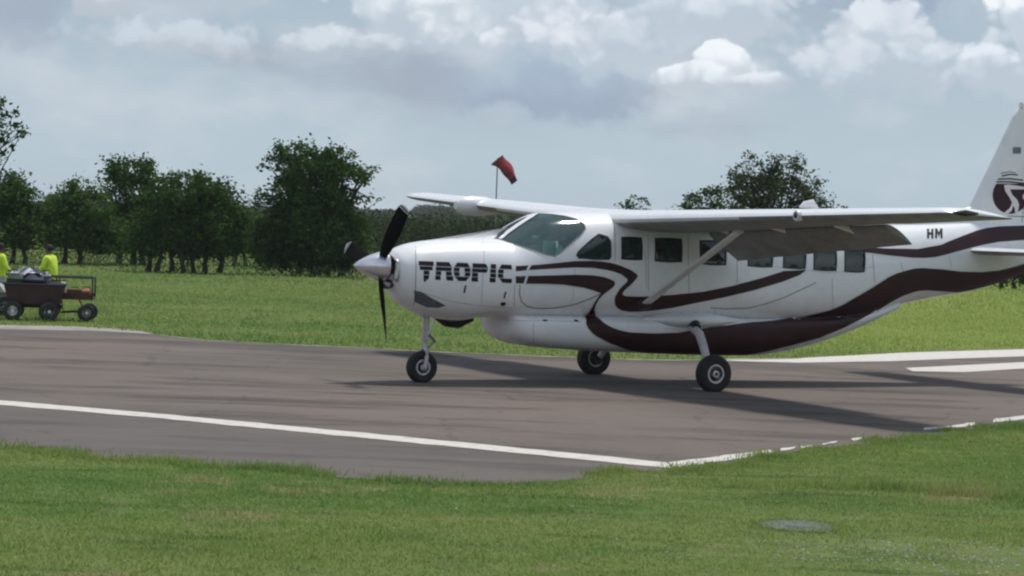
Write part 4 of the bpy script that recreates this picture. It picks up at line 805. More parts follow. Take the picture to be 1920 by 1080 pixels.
def grass_colour(k, g, lift=1.0):
    sc = lambda c: tuple(q*lift for q in c)
    st = k.n('ShaderNodeVectorMath', operation='MULTIPLY'); k.put(st.inputs[0], g); st.inputs[1].default_value = (.35, 1, 1)
    a = k.noise(st.outputs[0], .35, 4, .6); b = k.noise(st.outputs[0], 1.7, 4, .6); d = k.noise(g, .09, 3, .5)
    c = k.mix(k.ramp(a, .36, .62), sc((.084, .138, .034)), sc((.124, .162, .046)))
    c = k.mix(k.ramp(b, .52, .74, 0, .75), c, sc((.145, .160, .052)))
    c = k.mix(k.ramp(b, .48, .30, 0, .7), c, sc((.038, .078, .018)))
    c = k.mix(k.ramp(d, .48, .66, 0, .6), c, sc((.125, .160, .042)))
    e = k.noise(st.outputs[0], 4.2, 5, .7); c = k.mix(k.ramp(e, .53, .70, 0, .6), c, sc((.185, .185, .09))); c = k.mix(k.ramp(e, .44, .30, 0, .55), c, sc((.040, .090, .018)))
    sp = k.n('ShaderNodeSeparateXYZ'); k.put(sp.inputs[0], g)                 # drier, yellower field beyond the far runway edge at right
    dr = k.m('MULTIPLY', k.ramp(k.m('ADD', sp.outputs[0], k.m('MULTIPLY', a, 4)), 4, 10), k.ramp(sp.outputs[1], 48, 60)); c = k.mix(k.m('MULTIPLY', dr, .8), c, sc((.185, .225, .055)))
    tn = k.noise(g, .55, 5, .65); c = k.mix(k.m('MULTIPLY', k.ramp(tn, .56, .68), k.ramp(sp.outputs[1], 30, 24, 0, .8)), c, sc((.190, .170, .085)))
    return c
def asphalt_mat():
    m = bpy.data.materials.new('worn_asphalt'); m.use_nodes = True; k = NT(m.node_tree)
    g = k.n('ShaderNodeNewGeometry').outputs['Position']
    st = k.n('ShaderNodeVectorMath', operation='MULTIPLY'); k.put(st.inputs[0], g); st.inputs[1].default_value = (.22, 1, 1)
    a = k.noise(g, .16, 4, .6); b = k.noise(st.outputs[0], .9, 5, .65); f = k.noise(g, 60, 3, .7); e = k.noise(g, 7, 5, .7)
    c = k.mix(k.ramp(a, .38, .62), (.146, .118, .101), (.118, .098, .085))
    c = k.mix(k.ramp(b, .48, .66, 0, .9), c, (.066, .053, .046))
    b2 = k.noise(st.outputs[0], .33, 5, .6); c = k.mix(k.ramp(b2, .54, .68, 0, .7), c, (.062, .055, .050)); b3 = k.noise(g, 2.6, 6, .7); c = k.mix(k.ramp(b3, .58, .70, 0, .5), c, (.055, .048, .044)); c = k.mix(k.ramp(b3, .42, .32, 0, .4), c, (.165, .145, .125))
    c = k.mix(k.ramp(b, .44, .28, 0, .6), c, (.140, .124, .112))
    c = k.mix(k.ramp(f, .56, .74, 0, .5), c, (.19, .175, .16)); c = k.mix(k.ramp(f, .42, .30, 0, .5), c, (.040, .037, .036))
    c = k.mix(k.ramp(e, .60, .74, 0, .35), c, (.17, .155, .13))
    cw = k.n('ShaderNodeVectorMath', operation='MULTIPLY_ADD'); nn = k.n('ShaderNodeTexNoise'); k.put(nn.inputs['Vector'], g); nn.inputs['Scale'].default_value = 1.3; nn.inputs['Detail'].default_value = 5; k.put(cw.inputs[0], nn.outputs['Color']); cw.inputs[1].default_value = (.9, .9, 0); k.put(cw.inputs[2], g)
    ck = k.n('ShaderNodeTexVoronoi', feature='DISTANCE_TO_EDGE'); k.put(ck.inputs['Vector'], cw.outputs[0]); ck.inputs['Scale'].default_value = .32
    c = k.mix(k.m('MULTIPLY', k.ramp(ck.outputs['Distance'], .012, .004), k.ramp(b, .40, .55, .04, .38)), c, (.035, .030, .027))
    # grey dusty shoulder outside the edge line
    sp = k.n('ShaderNodeSeparateXYZ'); k.put(sp.inputs[0], g); x, y, z = sp.outputs
    w = k.m('ADD', k.m('MULTIPLY', x, .64), k.m('ADD', y, -29.0))
    c = k.mix(k.m('MULTIPLY', k.ramp(k.m('ADD', w, k.m('MULTIPLY', b, 1.2)), .6, -.6), .45), c, (.086, .082, .078))
    p = k.n('ShaderNodeBsdfPrincipled'); k.put(p.inputs['Base Color'], c); p.inputs['Roughness'].default_value = .9; p.inputs['Specular IOR Level'].default_value = .25
    bb = k.n('ShaderNodeBump'); bb.inputs['Strength'].default_value = .5; bb.inputs['Distance'].default_value = .01
    k.put(bb.inputs['Height'], k.noise(g, 90, 3, .7)); k.put(p.inputs['Normal'], bb.outputs[0])
    o = k.n('ShaderNodeOutputMaterial'); k.put(o.inputs[0], p.outputs[0]); return m
def paint_line_mat():
    m = bpy.data.materials.new('worn_white_line'); m.use_nodes = True; k = NT(m.node_tree)
    g = k.n('ShaderNodeNewGeometry').outputs['Position']; f = k.noise(g, 5, 6, .75); h = k.noise(g, 38, 4, .7)
    c = k.mix(k.ramp(f, .50, .70), (.53, .50, .455), (.34, .31, .275)); c = k.mix(k.ramp(h, .58, .70, 0, .8), c, (.15, .13, .12))
    p = k.n('ShaderNodeBsdfPrincipled'); k.put(p.inputs['Base Color'], c); p.inputs['Roughness'].default_value = .8
    o = k.n('ShaderNodeOutputMaterial'); k.put(o.inputs[0], p.outputs[0]); return m
GROUND, ASPH, LINEM = ground_mat(), asphalt_mat(), paint_line_mat()
def fall(x, y):
    """beyond the trees the land falls away gently, more to the left"""
    return -max(0.0, y-170)*(.0010+.020*max(0.0, min(.25, -x/max(y, 1))))
gx = [-1600, -1200, -800, -500, -300, -200, -140, -100, -70, -50, -36, -24, -12, 0, 12, 24, 40, 60, 100, 160, 260, 500, 900, 1600]; gy = [-180, -50, 0, 60, 120, 170, 185, 200, 230, 260, 300, 350, 420, 500, 600, 750, 900, 1200, 1600, 2200]
gv = [(x, y, fall(x, y)) for y in gy for x in gx]; nx = len(gx)
o = mesh_obj('ground', gv, [(j*nx+i, j*nx+i+1, (j+1)*nx+i+1, (j+1)*nx+i) for j in range(len(gy)-1) for i in range(nx-1)], GROUND, None, True); o['kind'] = 'structure'
sheet('runway', PAVE, .006, ASPH)
L1 = [(-12, 35.13), (-7.84, 33.75), (-6.4, 33.35), (-4.23, 32.22), (-1.99, 30.80), (0.01, 29.49), (1.72, 28.30)]; L2 = [(-12, 34.3), (-7.64, 32.98), (-6.25, 32.65), (-4.13, 31.53), (-1.94, 30.11), (0.01, 28.85), (1.73, 27.67)]
mark = lambda n, p, lab: tag(sheet(n, p, .011, LINEM, 'structure'), lab)
def wob(p, a=.018, seed=5):
    r = np.random.default_rng(seed); return [(x+r.normal(0, a), y+r.normal(0, a)) for x, y in resample(p, .22)]
mark('runway_line', wob(L1+L2[::-1]), 'long white line crossing the asphalt from the left')
for i, s in enumerate([[(1.74, 28.36), (2.37, 29.29), (3.03, 30.33), (3.01, 29.86), (2.32, 28.65), (1.76, 27.72)], [(3.17, 30.59), (3.36, 30.87), (3.33, 30.59), (3.14, 30.24)], [(3.43, 30.97), (3.6, 31.25), (3.57, 30.96), (3.39, 30.61)],
        [(3.77, 31.6), (4.0, 31.92), (3.96, 31.61), (3.72, 31.23)], [(4.24, 32.39), (4.4, 32.69), (4.35, 32.29), (4.19, 32.0)], [(5.44, 34.5), (5.84, 34.94), (6.29, 35.75), (6.24, 35.29), (5.77, 34.48), (5.37, 34.06)], [(6.66, 36.37), (7.35, 37.54), (16.4, 48.9), (16.6, 48.4), (7.19, 36.71), (6.57, 35.88)]]):
    mark('runway_line', wob(s, .02, i), 'worn white edge line beside the near grass')
mark('runway_line', [(3.68, 48.82), (4.11, 49.45), (5.51, 50.54), (8.09, 54.25), (11.18, 57.73), (40, 90.5), (40, 87.5), (10.56, 54.53), (8.94, 52.69), (7.34, 50.75), (5.34, 48.95), (4.16, 48.71)], 'pale strip along the far runway edge')
mark('runway_line', [(7.24, 48.49), (10.11, 52.16), (24, 69.5), (24, 67.3), (9.66, 49.81), (8.22, 47.86), (7.23, 47.53)], 'white touchdown bar behind the tail')
CONC = mat('pale_concrete', (.30, .28, .25), .9, var=.35, vscale=1.5, bump=.3)
o = sheet('concrete_apron_edge', [(-30, 54.0), (-11.04, 51.99), (-9.99, 51.93), (-8.6, 52.38), (-7.38, 51.98), (-6.79, 50.68), (-7.76, 51.01), (-9.68, 50.35), (-10.7, 50.4), (-30, 52.5)], .010, CONC)
# thin gravelly rim of the far edge
GR = mat('pale_gravel_rim', (.26, .25, .20), .95, var=.5, vscale=3)
fe = rag(FAR_EDGE[4:16], .3, .03, 9); sheet('gravel_edge', fe+[(x+.02, y-.22-.1*math.sin(x*3)) for x, y in fe[::-1]], .014, GR)

# grass: single short blades near the camera, coarser tufts beyond
def blades(name, pts, h, w, m, lean=.7, seed=4, label=None):
    r = np.random.default_rng(seed); n = len(pts)
    a = r.uniform(0, 2*np.pi, n); hh = h*r.uniform(.5, 1.3, n); ww = w*r.uniform(.6, 1.4, n); la = r.uniform(0, 2*np.pi, n); ll = hh*lean*r.uniform(.2, 1.2, n)
    V_ = np.zeros((n, 3, 3), np.float32); dx, dy = np.cos(a)*ww/2, np.sin(a)*ww/2
    V_[:, 0] = np.stack([pts[:, 0]-dx, pts[:, 1]-dy, np.full(n, -.002)], 1); V_[:, 1] = np.stack([pts[:, 0]+dx, pts[:, 1]+dy, np.full(n, -.002)], 1)
    V_[:, 2] = np.stack([pts[:, 0]+np.cos(la)*ll, pts[:, 1]+np.sin(la)*ll, hh], 1)
    me = bpy.data.meshes.new(name); me.vertices.add(3*n); me.vertices.foreach_set('co', V_.ravel()); me.loops.add(3*n); me.loops.foreach_set('vertex_index', np.arange(3*n, dtype=np.int32))
    me.polygons.add(n); me.polygons.foreach_set('loop_start', np.arange(0, 3*n, 3, dtype=np.int32)); me.update(calc_edges=True); me.materials.append(m)
    o = bpy.data.objects.new(name, me); COL.objects.link(o); o['kind'] = 'stuff'
    if label: o['label'] = label
    return o
def grass_mat(name, lift, dry=0):
    m = bpy.data.materials.new(name); m.use_nodes = True; k = NT(m.node_tree); gn = k.n('ShaderNodeNewGeometry'); g = gn.outputs['Position']
    c = grass_colour(k, g, lift)
    f = gn.outputs['Random Per Island']
    c = k.mix(k.ramp(f, .75, 1.0, 0, .7, False), c, (.19*lift, .18*lift, .08*lift)); c = k.mix(k.ramp(f, .25, 0, 0, .5, False), c, (.03*lift, .07*lift, .015*lift))
    d = k.n('ShaderNodeBsdfDiffuse'); k.put(d.inputs[0], c); t = k.n('ShaderNodeBsdfTranslucent'); k.put(t.inputs[0], c)
    mx = k.n('ShaderNodeMixShader'); k.put(mx.inputs[0], .4); k.put(mx.inputs[1], d.outputs[0]); k.put(mx.inputs[2], t.outputs[0])
    o = k.n('ShaderNodeOutputMaterial'); k.put(o.inputs[0], mx.outputs[0]); return m
GM = grass_mat('short_grass_blades', 2.2)
def vnoise(P, s, seed=0):
    """cheap value noise"""
    r = np.random.default_rng(seed); T_ = r.random((64, 64)); q = P*s; i = np.floor(q).astype(int); f = q-i; f = f*f*(3-2*f)
    g_ = lambda a, b: T_[(i[:, 0]+a) % 64, (i[:, 1]+b) % 64]
    return (g_(0, 0)*(1-f[:, 0])+g_(1, 0)*f[:, 0])*(1-f[:, 1])+(g_(0, 1)*(1-f[:, 0])+g_(1, 1)*f[:, 0])*f[:, 1]
def scatter(n, y0, y1, marg, seed, slope=.205):
    r = np.random.default_rng(seed); y = np.sqrt(r.uniform(y0*y0, y1*y1, n)); x = r.uniform(-1, 1, n)*(y*slope+marg); return np.stack([x, y], 1)
PV = np.array(PAVE)
def off_pave(P): return P[~inpoly(P, PV)]
P = off_pave(scatter(400000, 16.5, 40, .6, 11))
dn = vnoise(P, .9, 1)*.6+vnoise(P, 3.1, 2)*.4
bare = (dn+rng.normal(0, .07, len(P)) < .20) | ((dn+rng.normal(0, .1, len(P)) < .62) & (np.hypot((P[:, 0]-3.6)/1.6, (P[:, 1]-21.3)/1.1)+rng.normal(0, .15, len(P)) < 1))
P = P[~bare]; hmap = .010+.018*vnoise(P, .5, 3)+.014*vnoise(P, 2.2, 5)
ridge = np.exp(-((P[:, 1]-(26.2-.12*(P[:, 0]-4)+.15*np.sin(P[:, 0]*2.3)))/.22)**2)*(P[:, 0] > 1.9)*np.clip((P[:, 0]-1.9)/1.2, 0, 1)
edge = near_edge(P, np.array(near), .32)
hmap = hmap+.13*ridge*(.4+vnoise(P, 3, 8))+.03*edge*vnoise(P, 1.3, 9)
def blades_h(name, P, H, w, m, **kw):
    o = blades(name, P, 1.0, w, m, **kw); me = o.data; n = len(P); co = np.zeros(n*9, np.float32); me.vertices.foreach_get('co', co); co = co.reshape(n, 3, 3)
    d = co[:, 2, :2]-P; co[:, 2, :2] = P+d*H[:, None]; co[:, 2, 2] *= H; me.vertices.foreach_set('co', co.ravel()); me.update(); return o
blades_h('short_grass', P, hmap, .013, GM, seed=21, label='short green grass in front of the runway')
P = off_pave(scatter(120000, 46, 92, 1.5, 12)); P = P[P[:, 1] < 92-20*np.random.default_rng(78).random(len(P))]
blades_h('field_grass', P, .025+.05*vnoise(P, .4, 6), .035, GM, seed=22, label='grass field between the runway and the trees')
P = off_pave(scatter(72000, 66, 175, 3, 13)); P = P[P[:, 1] > 66+26*np.random.default_rng(77).random(len(P))**.6]; blades_h('field_grass', P, (.04+.11*vnoise(P, .25, 7))*np.clip((P[:, 1]-60)/30, .4, 1), .08, GM, seed=23, label='longer grass under and behind the trees')
# tufts creeping over the near runway edge and through its painted line
E_ = [(x, y) for x, y in resample(near, .02) if -7 < x < 9 and y < 40]; r = np.random.default_rng(33); E_ = np.array(E_); E_ = E_[vnoise(E_, 2.0, 4) > .42]
SL = np.random.default_rng(71); a_ = SL.uniform(0, 6.28, 900); d_ = .30+SL.exponential(.05, 900); blades('edge_grass', np.stack([2.55+np.cos(a_)*d_, 22.9+np.sin(a_)*d_*1.15], 1), .035, .013, GM, label='grass growing over the rim of the round slab')
P = np.repeat(E_, 14, 0)+r.normal(0, .07, (len(E_)*14, 2)); P2 = E_[vnoise(E_, 1.1, 14) > .35]; P2 = np.repeat(P2, 7, 0)+np.stack([r.normal(0, .12, len(P2)*7), np.abs(r.normal(0, .30, len(P2)*7))], 1); P = np.concatenate([P, P2]); blades_h('edge_grass', P, .03+.05*vnoise(P, 2.5, 8), .013, GM, seed=24, label='ragged grass creeping over the near asphalt edge')
# gravel
STONE = mat('pale_stone_chips', (.40, .38, .30), .9, var=.4, vscale=30)
def stones(name, P, s, label):
    r = np.random.default_rng(5); n = len(P); B = np.array([(1, 0, 0), (-.5, .87, 0), (-.5, -.87, 0), (0, 0, .7)]); sz = s*r.uniform(.4, 1.5, n); a = r.uniform(0, 6.28, n)
    q = B[None]*sz[:, None, None]*r.uniform(.6, 1.3, (n, 4, 1)); c, s_ = np.cos(a)[:, None], np.sin(a)[:, None]
    X = q[..., 0]*c-q[..., 1]*s_+P[:, :1]; Y = q[..., 0]*s_+q[..., 1]*c+P[:, 1:]; Z = q[..., 2]+.004
    v = np.stack([X, Y, Z], -1).reshape(-1, 3); f = [(4*i+a_, 4*i+b_, 4*i+3) for i in range(n) for a_, b_ in ((0, 1), (1, 2), (2, 0))]
    o = mesh_obj(name, v, f, STONE, None, False); tag(o, label, None, None, 'stuff')
r = np.random.default_rng(8)
P = np.stack([r.normal(3.5, .7, 800), r.normal(21.3, .55, 800)], 1); stones('gravel', P, .013, 'pale gravel showing through the grass at lower right')
P = np.stack([r.uniform(-5, 5, 500), r.uniform(17.5, 25, 500)], 1); stones('gravel', off_pave(P), .010, 'scattered stone chips in the near grass')
# round slab lying in the grass
mb = MB(); mb.lathe([(.33, -.01), (.345, .008), (.33, .014), (.30, .015), (.29, .009), (.12, .009), (.115, .014), (0, .014)], 40, T(2.55, 22.9, 0) @ Matrix.Diagonal((1.0, 1.15, 1, 1)))
tag(mb.obj('round_slab', mat('grey_slab_concrete', (.115, .12, .11), .8, var=.4, vscale=7, bump=.4)), 'dark grey round slab lying flush in the near grass', 'slab')

# ================================================================== TREES
TREES = [
 ('dark','dark leafy tree at the left edge behind the person beside the tow tractor',-17.99,95,[0.0,0.57],[(-0.23,2.47,0.87,0.76),(0.32,1.92,0.66,0.8),(-0.38,1.23,1.03,0.9),(0.48,1.16,0.62,0.56),(-0.98,1.97,0.82,1.0)],[],0.15,1.3),
 ('green','mid green bushy tree behind the luggage cart',-16.35,98,[-0.2,0.39],[(0.31,2.63,0.76,0.45),(-0.5,1.95,0.68,0.66),(0.53,1.89,1.02,0.79),(-0.04,1.08,1.27,0.83),(-0.73,1.25,0.64,0.62),(1.14,1.12,0.96,0.74),(0.67,0.61,1.06,0.45)],[],0.15,1.3),
 ('dark','dark tree with raised uneven top right of the bushy tree behind the cart',-14.58,100,[-0.2,0.24,0.54],[(0.08,3.58,0.78,0.51),(-0.57,3.21,0.43,0.34),(0.68,3.72,0.35,0.34),(0.02,2.53,0.91,0.89),(-0.15,1.32,1.08,0.95),(0.65,1.55,0.87,0.84),(0.08,0.63,0.87,0.46)],[(0.89,3.27,0.28,0.2)],0.15,1.3),
 ('dark','broad dark rounded thicket tree standing on many thin trunks',-11.29,92,[-1.33,-0.52,-0.09,0.22,0.65,-0.92,1.11],[(-0.09,2.84,1.32,0.66),(-0.98,2.03,0.96,0.89),(0.85,2.28,1.04,0.85),(-0.04,1.51,1.8,0.89),(1.34,1.56,0.68,0.74),(-1.32,1.09,0.8,0.66),(0.71,0.98,1.2,0.54),(-0.2,0.77,1.4,0.39),(1.23,2.02,0.6,0.54)],[],0.15,1.4),
 ('green','low lighter green tree between the broad thicket tree and the tallest tree',-10.68,104,[-0.21,0.17],[(-0.28,2.01,0.59,0.53),(0.06,1.23,0.95,0.83),(-0.45,0.8,0.68,0.61),(0.68,1.46,0.68,0.79),(0.4,0.62,1.01,0.48),(-0.12,0.39,0.9,0.33)],[],0.14,1.2),
 ('dark','tallest dark spreading tree with stray sprays left of the propeller',-7.01,94,[-0.57,-0.09,0.42,0.94,0.19],[(-0.31,3.87,1.3,0.67),(-1.18,4.33,0.37,0.36),(0.44,4.03,0.82,0.52),(1.11,3.54,0.61,0.36),(-0.93,2.75,1.12,0.75),(0.1,2.79,1.18,0.83),(0.87,2.54,0.53,0.44),(-0.61,1.44,1.55,0.83),(0.34,1.29,1.35,0.91),(-0.57,0.54,1.22,0.5),(0.56,0.58,1.06,0.5),(-1.63,1.12,0.77,0.75),(1.38,1.52,0.45,0.79),(-0.06,2.03,1.22,0.79),(-1.33,0.47,0.61,0.32)],[(1.86,3.84,0.3,0.13),(1.58,3.68,0.26,0.13),(-1.73,4.04,0.19,0.17),(-1.93,3.75,0.15,0.15),(1.99,2.8,0.25,0.09),(1.61,2.88,0.23,0.11),(-1.97,2.68,0.23,0.19),(-2.19,2.42,0.19,0.15),(-1.34,4.7,0.11,0.15),(0.8,4.55,0.15,0.13),(-0.71,4.61,0.15,0.11)],0.15,1.25),
 ('olive','airy olive green tree rising above the near wing',9.8,100,[-0.2,0.3],[(-0.54,4.32,0.91,0.63),(0.46,4.29,0.95,0.59),(-1.12,3.69,0.87,0.51),(1.29,3.64,0.65,0.51),(-0.1,3.39,1.84,0.72),(-0.47,2.41,1.73,1.05),(0.72,2.86,1.3,0.84)],[(-1.13,4.96,0.2,0.18),(-1.82,4.27,0.28,0.14),(2.01,3.21,0.28,0.12),(0.84,4.93,0.24,0.14),(1.68,4.0,0.24,0.18),(-1.45,4.58,0.16,0.16),(-0.06,4.94,0.2,0.16),(2.62,3.17,0.2,0.08)],0.13,0.85),
 ('dark','small dark tree left of the airy olive tree above the wing',7.77,108,[0.11],[(-0.1,3.21,0.8,0.36),(0.21,3.57,0.56,0.23),(-0.52,2.72,0.82,0.46),(0.36,2.54,1.17,0.68)],[(-0.7,2.98,0.26,0.13),(0.53,3.74,0.17,0.13)],0.15,0.7),
 ('dark','distant tiny tree top peeping over the cabin roof',5.96,130,[-0.05],[(-0.11,2.84,0.68,0.22),(0.29,2.77,0.51,0.22),(-0.13,2.1,0.85,0.55)],[(-0.38,3.24,0.18,0.1),(0.26,3.37,0.16,0.08),(-0.9,3.02,0.16,0.1),(0.58,3.23,0.16,0.1),(-0.08,3.46,0.08,0.08)],0.16,0.5),
 ('dark','nearer tree at the upper left edge with separate leafy sprays against the sky',-12.42,60,[-0.3],[(-0.15,3.95,0.62,0.76),(0.05,3.29,0.52,0.38)],[(0.77,4.64,0.11,0.08),(0.9,4.35,0.11,0.05),(1.05,4.39,0.06,0.05),(1.18,4.02,0.1,0.06),(1.03,4.1,0.1,0.07),(0.82,3.9,0.17,0.12),(0.97,3.64,0.08,0.06),(0.62,4.1,0.19,0.17),(0.63,4.52,0.14,0.12),(0.8,3.44,0.06,0.05),(1.28,3.94,0.06,0.05),(0.61,3.77,0.17,0.14)],0.12,0.8),
 ('olive','low scrubby bush seen under the tail',20.86,112,[-0.22,0.34],[(-0.21,0.51,0.73,0.33),(0.46,0.72,0.63,0.42),(-0.87,0.37,0.49,0.24),(0.79,1.0,0.73,0.71)],[],0.15,0.7),
 ('olive','pale dry shrub behind the spinner',-4.55,100,[-0.2,0.1],[(-0.31,0.52,0.56,0.3),(0.19,0.7,0.52,0.34),(0.7,0.48,0.43,0.21),(-0.71,0.43,0.35,0.21)],[],0.13,0.45),
]

def leaf_mat(name, a, b, tr=.3):
    m = bpy.data.materials.new(name); m.use_nodes = True; k = NT(m.node_tree); gn = k.n('ShaderNodeNewGeometry'); g = gn.outputs['Position']
    f = k.noise(g, 1.1, 3, .6); c = k.mix(k.ramp(f, .38, .64), a, b); rr = gn.outputs['Random Per Island']
    c = k.mix(k.ramp(rr, .7, 1, 0, .5, False), c, tuple(q*1.7 for q in b))
    d = k.n('ShaderNodeBsdfPrincipled'); k.put(d.inputs['Base Color'], c); d.inputs['Roughness'].default_value = .75; d.inputs['Specular IOR Level'].default_value = .08
    t = k.n('ShaderNodeBsdfTranslucent'); k.put(t.inputs[0], c)
    mx = k.n('ShaderNodeMixShader'); k.put(mx.inputs[0], tr); k.put(mx.inputs[1], d.outputs[0]); k.put(mx.inputs[2], t.outputs[0])
    o = k.n('ShaderNodeOutputMaterial'); k.put(o.inputs[0], mx.outputs[0]); return m
LEAF = {'dark': leaf_mat('dark_leaves', (.028, .066, .013), (.064, .118, .022)), 'green': leaf_mat('green_leaves', (.042, .095, .018), (.085, .140, .030)), 'olive': leaf_mat('olive_leaves', (.034, .054, .016), (.070, .088, .030))}
BARK = mat('grey_bark', (.040, .034, .026), .95, var=.5, vscale=5, bump=.6, bscale=14)
def quads(name, C_, size, m, parent=None, seed=1):
    """leaf-sized pointed faces at the given centres"""
    r = np.random.default_rng(seed); n = len(C_); u = r.normal(size=(n, 3)); u[:, 2] *= .6; u /= np.linalg.norm(u, axis=1)[:, None]
    w = np.cross(u, r.normal(size=(n, 3))); w /= np.linalg.norm(w, axis=1)[:, None]; s = size*r.uniform(.55, 1.25, n)[:, None]
    Q = np.stack([C_-u*s*.5, C_+w*s*.3, C_+u*s*.5, C_-w*s*.3], 1).astype(np.float32)
    me = bpy.data.meshes.new(name); me.vertices.add(4*n); me.vertices.foreach_set('co', Q.ravel()); me.loops.add(4*n); me.loops.foreach_set('vertex_index', np.arange(4*n, dtype=np.int32))
    me.polygons.add(n); me.polygons.foreach_set('loop_start', np.arange(0, 4*n, 4, dtype=np.int32)); me.update(calc_edges=True); me.materials.append(m)
    o = bpy.data.objects.new(name, me); COL.objects.link(o)
    if parent: o.parent = parent
    return o
def tree(kind, label, x0, y0, trunks, blobs, sprays, ls, dens, seed):
    r = np.random.default_rng(seed); t = tag(empty('tree' if len(trunks) < 2 or kind != 'olive' else 'tree', (x0, y0, 0)), label, 'tree')
    C_ = []; tips = []
    for i, (bx, bz, rx, rz) in enumerate(blobs+sprays):
        spray = i >= len(blobs); ry = (rx+rz)/2*(.9 if not spray else .5)
        oy = 0 if spray else r.uniform(-.35, .35)
        vol = rx*rz
        nc = max(3, int(vol*(52 if kind != 'olive' else 44)*dens)) if not spray else max(2, int(vol*60)+2)
        for j in range(nc):
            v = r.normal(size=3); v /= np.linalg.norm(v); v *= r.uniform(.35, 1.0)**.45
            c = np.array([bx+v[0]*rx, oy+v[1]*ry, bz+v[2]*rz])
            if c[2] < (.62 if kind != 'olive' and len(trunks) != 5 else .25): continue
            sg = r.uniform(.10, .26) if not spray else r.uniform(.05, .12)
            nl = int(r.uniform(34, 80)) if not spray else int(r.uniform(8, 18))
            C_.append(c+r.normal(size=(nl, 3))*sg*np.array([1, 1, .7]))
            if r.random() < (.25 if not spray else .8): tips.append(c)
    C_ = np.concatenate(C_)
    quads('crown', C_, ls, LEAF[kind], t, seed)
    top = max(b[1] for b in blobs); tr = []
    for i, tx in enumerate(trunks):
        h = max(.5, top*r.uniform(.5, .75)) if len(trunks) > 1 else top*.7; h = min(h, 3.6); rr = .055+.018*h/ (1+.15*len(trunks))+r.uniform(0, .03); y = r.uniform(-.5, .5); ln = r.uniform(-.35, .35)
        pts = [Vector((tx+ln*q*q*h*.4+.06*math.sin(q*7+i), y+.05*math.sin(q*5+i), h*q)) for q in np.linspace(0, 1, 7)]; tr.append((pts, h))
        mb = MB(); mb.tube(pts, [rr*(1.35 if q == 0 else 1-.65*q/6) for q in range(7)], 8); mb.obj('trunk', BARK, t)
    mb = MB(); k_ = 0
    for c in tips:
        c = Vector(c); pts, h = min(tr, key=lambda q: abs(q[0][-1].x-c.x)); s = pts[r.integers(3, 7)]
        if (c-s).length > 4.5: continue
        mid = s.lerp(c, .5)+Vector((r.normal(0, .1), r.normal(0, .1), .12)); mb.tube([s, mid, c], [.035, .020, .006], 5); k_ += 1
    if k_: mb.obj('limb', BARK, t)
    return t
for i, (kind, label, x0, d, trunks, blobs, sprays, ls, dens) in enumerate(TREES): tree(kind, label, x0, d, trunks, blobs, sprays, ls, dens, 100+i)
DRY = leaf_mat('dry_undergrowth', (.034, .056, .020), (.080, .095, .042), .35)
def thicket(name, label, x0, x1, d0, d1, n, hmin, hmax, ls, m, seed):
    r = np.random.default_rng(seed); x = r.uniform(x0, x1, n); y = r.uniform(d0, d1, n); P = np.stack([x, y], 1)
    hh = hmin+(hmax-hmin)*(.6*vnoise(P, 8/(d0+d1), seed)+.4*vnoise(P, .55, seed+1))*r.uniform(.5, 1.15, n); C_ = []
    for a, b, h in zip(x, y, hh):
        k_ = int(16+h*10); v = r.normal(size=(k_, 3)); v /= np.linalg.norm(v, axis=1)[:, None]; v *= r.uniform(.5, 1, (k_, 1)); C_.append(np.array([a, b, h*.5+fall(a, b)])+v*np.array([.45*h+.3, .4*h+.3, h*.5]))
    o = quads(name, np.concatenate(C_), ls, m, None, seed); tag(o, label, None, None, 'stuff'); return o
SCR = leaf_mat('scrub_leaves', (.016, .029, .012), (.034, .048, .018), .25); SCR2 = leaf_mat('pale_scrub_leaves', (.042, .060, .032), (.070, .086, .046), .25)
thicket('scrub', 'dark green scrub closing the field behind the airplane', -16, 42, 125, 150, 2200, .7, 2.5, .20, SCR, 51)
thicket('scrub', 'scrub belt running on past the left of the field', -150, -48, 150, 230, 900, 1.0, 3.0, .36, SCR, 64)
thicket('scrub', 'scrub belt running on past the right of the field', 42, 160, 125, 210, 900, 1.0, 3.4, .36, SCR, 65)
thicket('undergrowth', 'patchy pale undergrowth between the trunks of the left trees', -19, -3.5, 90, 108, 340, .2, .8, .085, DRY, 66)
thicket('scrub', 'taller uneven bushes rising out of the scrub belt', -22, 60, 150, 185, 900, .9, 3.3, .26, SCR, 61)
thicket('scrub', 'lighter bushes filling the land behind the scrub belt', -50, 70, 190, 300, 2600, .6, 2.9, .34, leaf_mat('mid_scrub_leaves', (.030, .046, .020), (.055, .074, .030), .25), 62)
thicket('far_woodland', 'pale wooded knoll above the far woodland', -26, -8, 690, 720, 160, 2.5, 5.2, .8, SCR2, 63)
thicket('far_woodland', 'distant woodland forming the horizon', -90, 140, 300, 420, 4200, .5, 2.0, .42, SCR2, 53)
thicket('far_woodland', 'palest far woodland on the low rise', -260, 380, 800, 1100, 3000, 1.2, 3.6, 1.0, SCR2, 54)
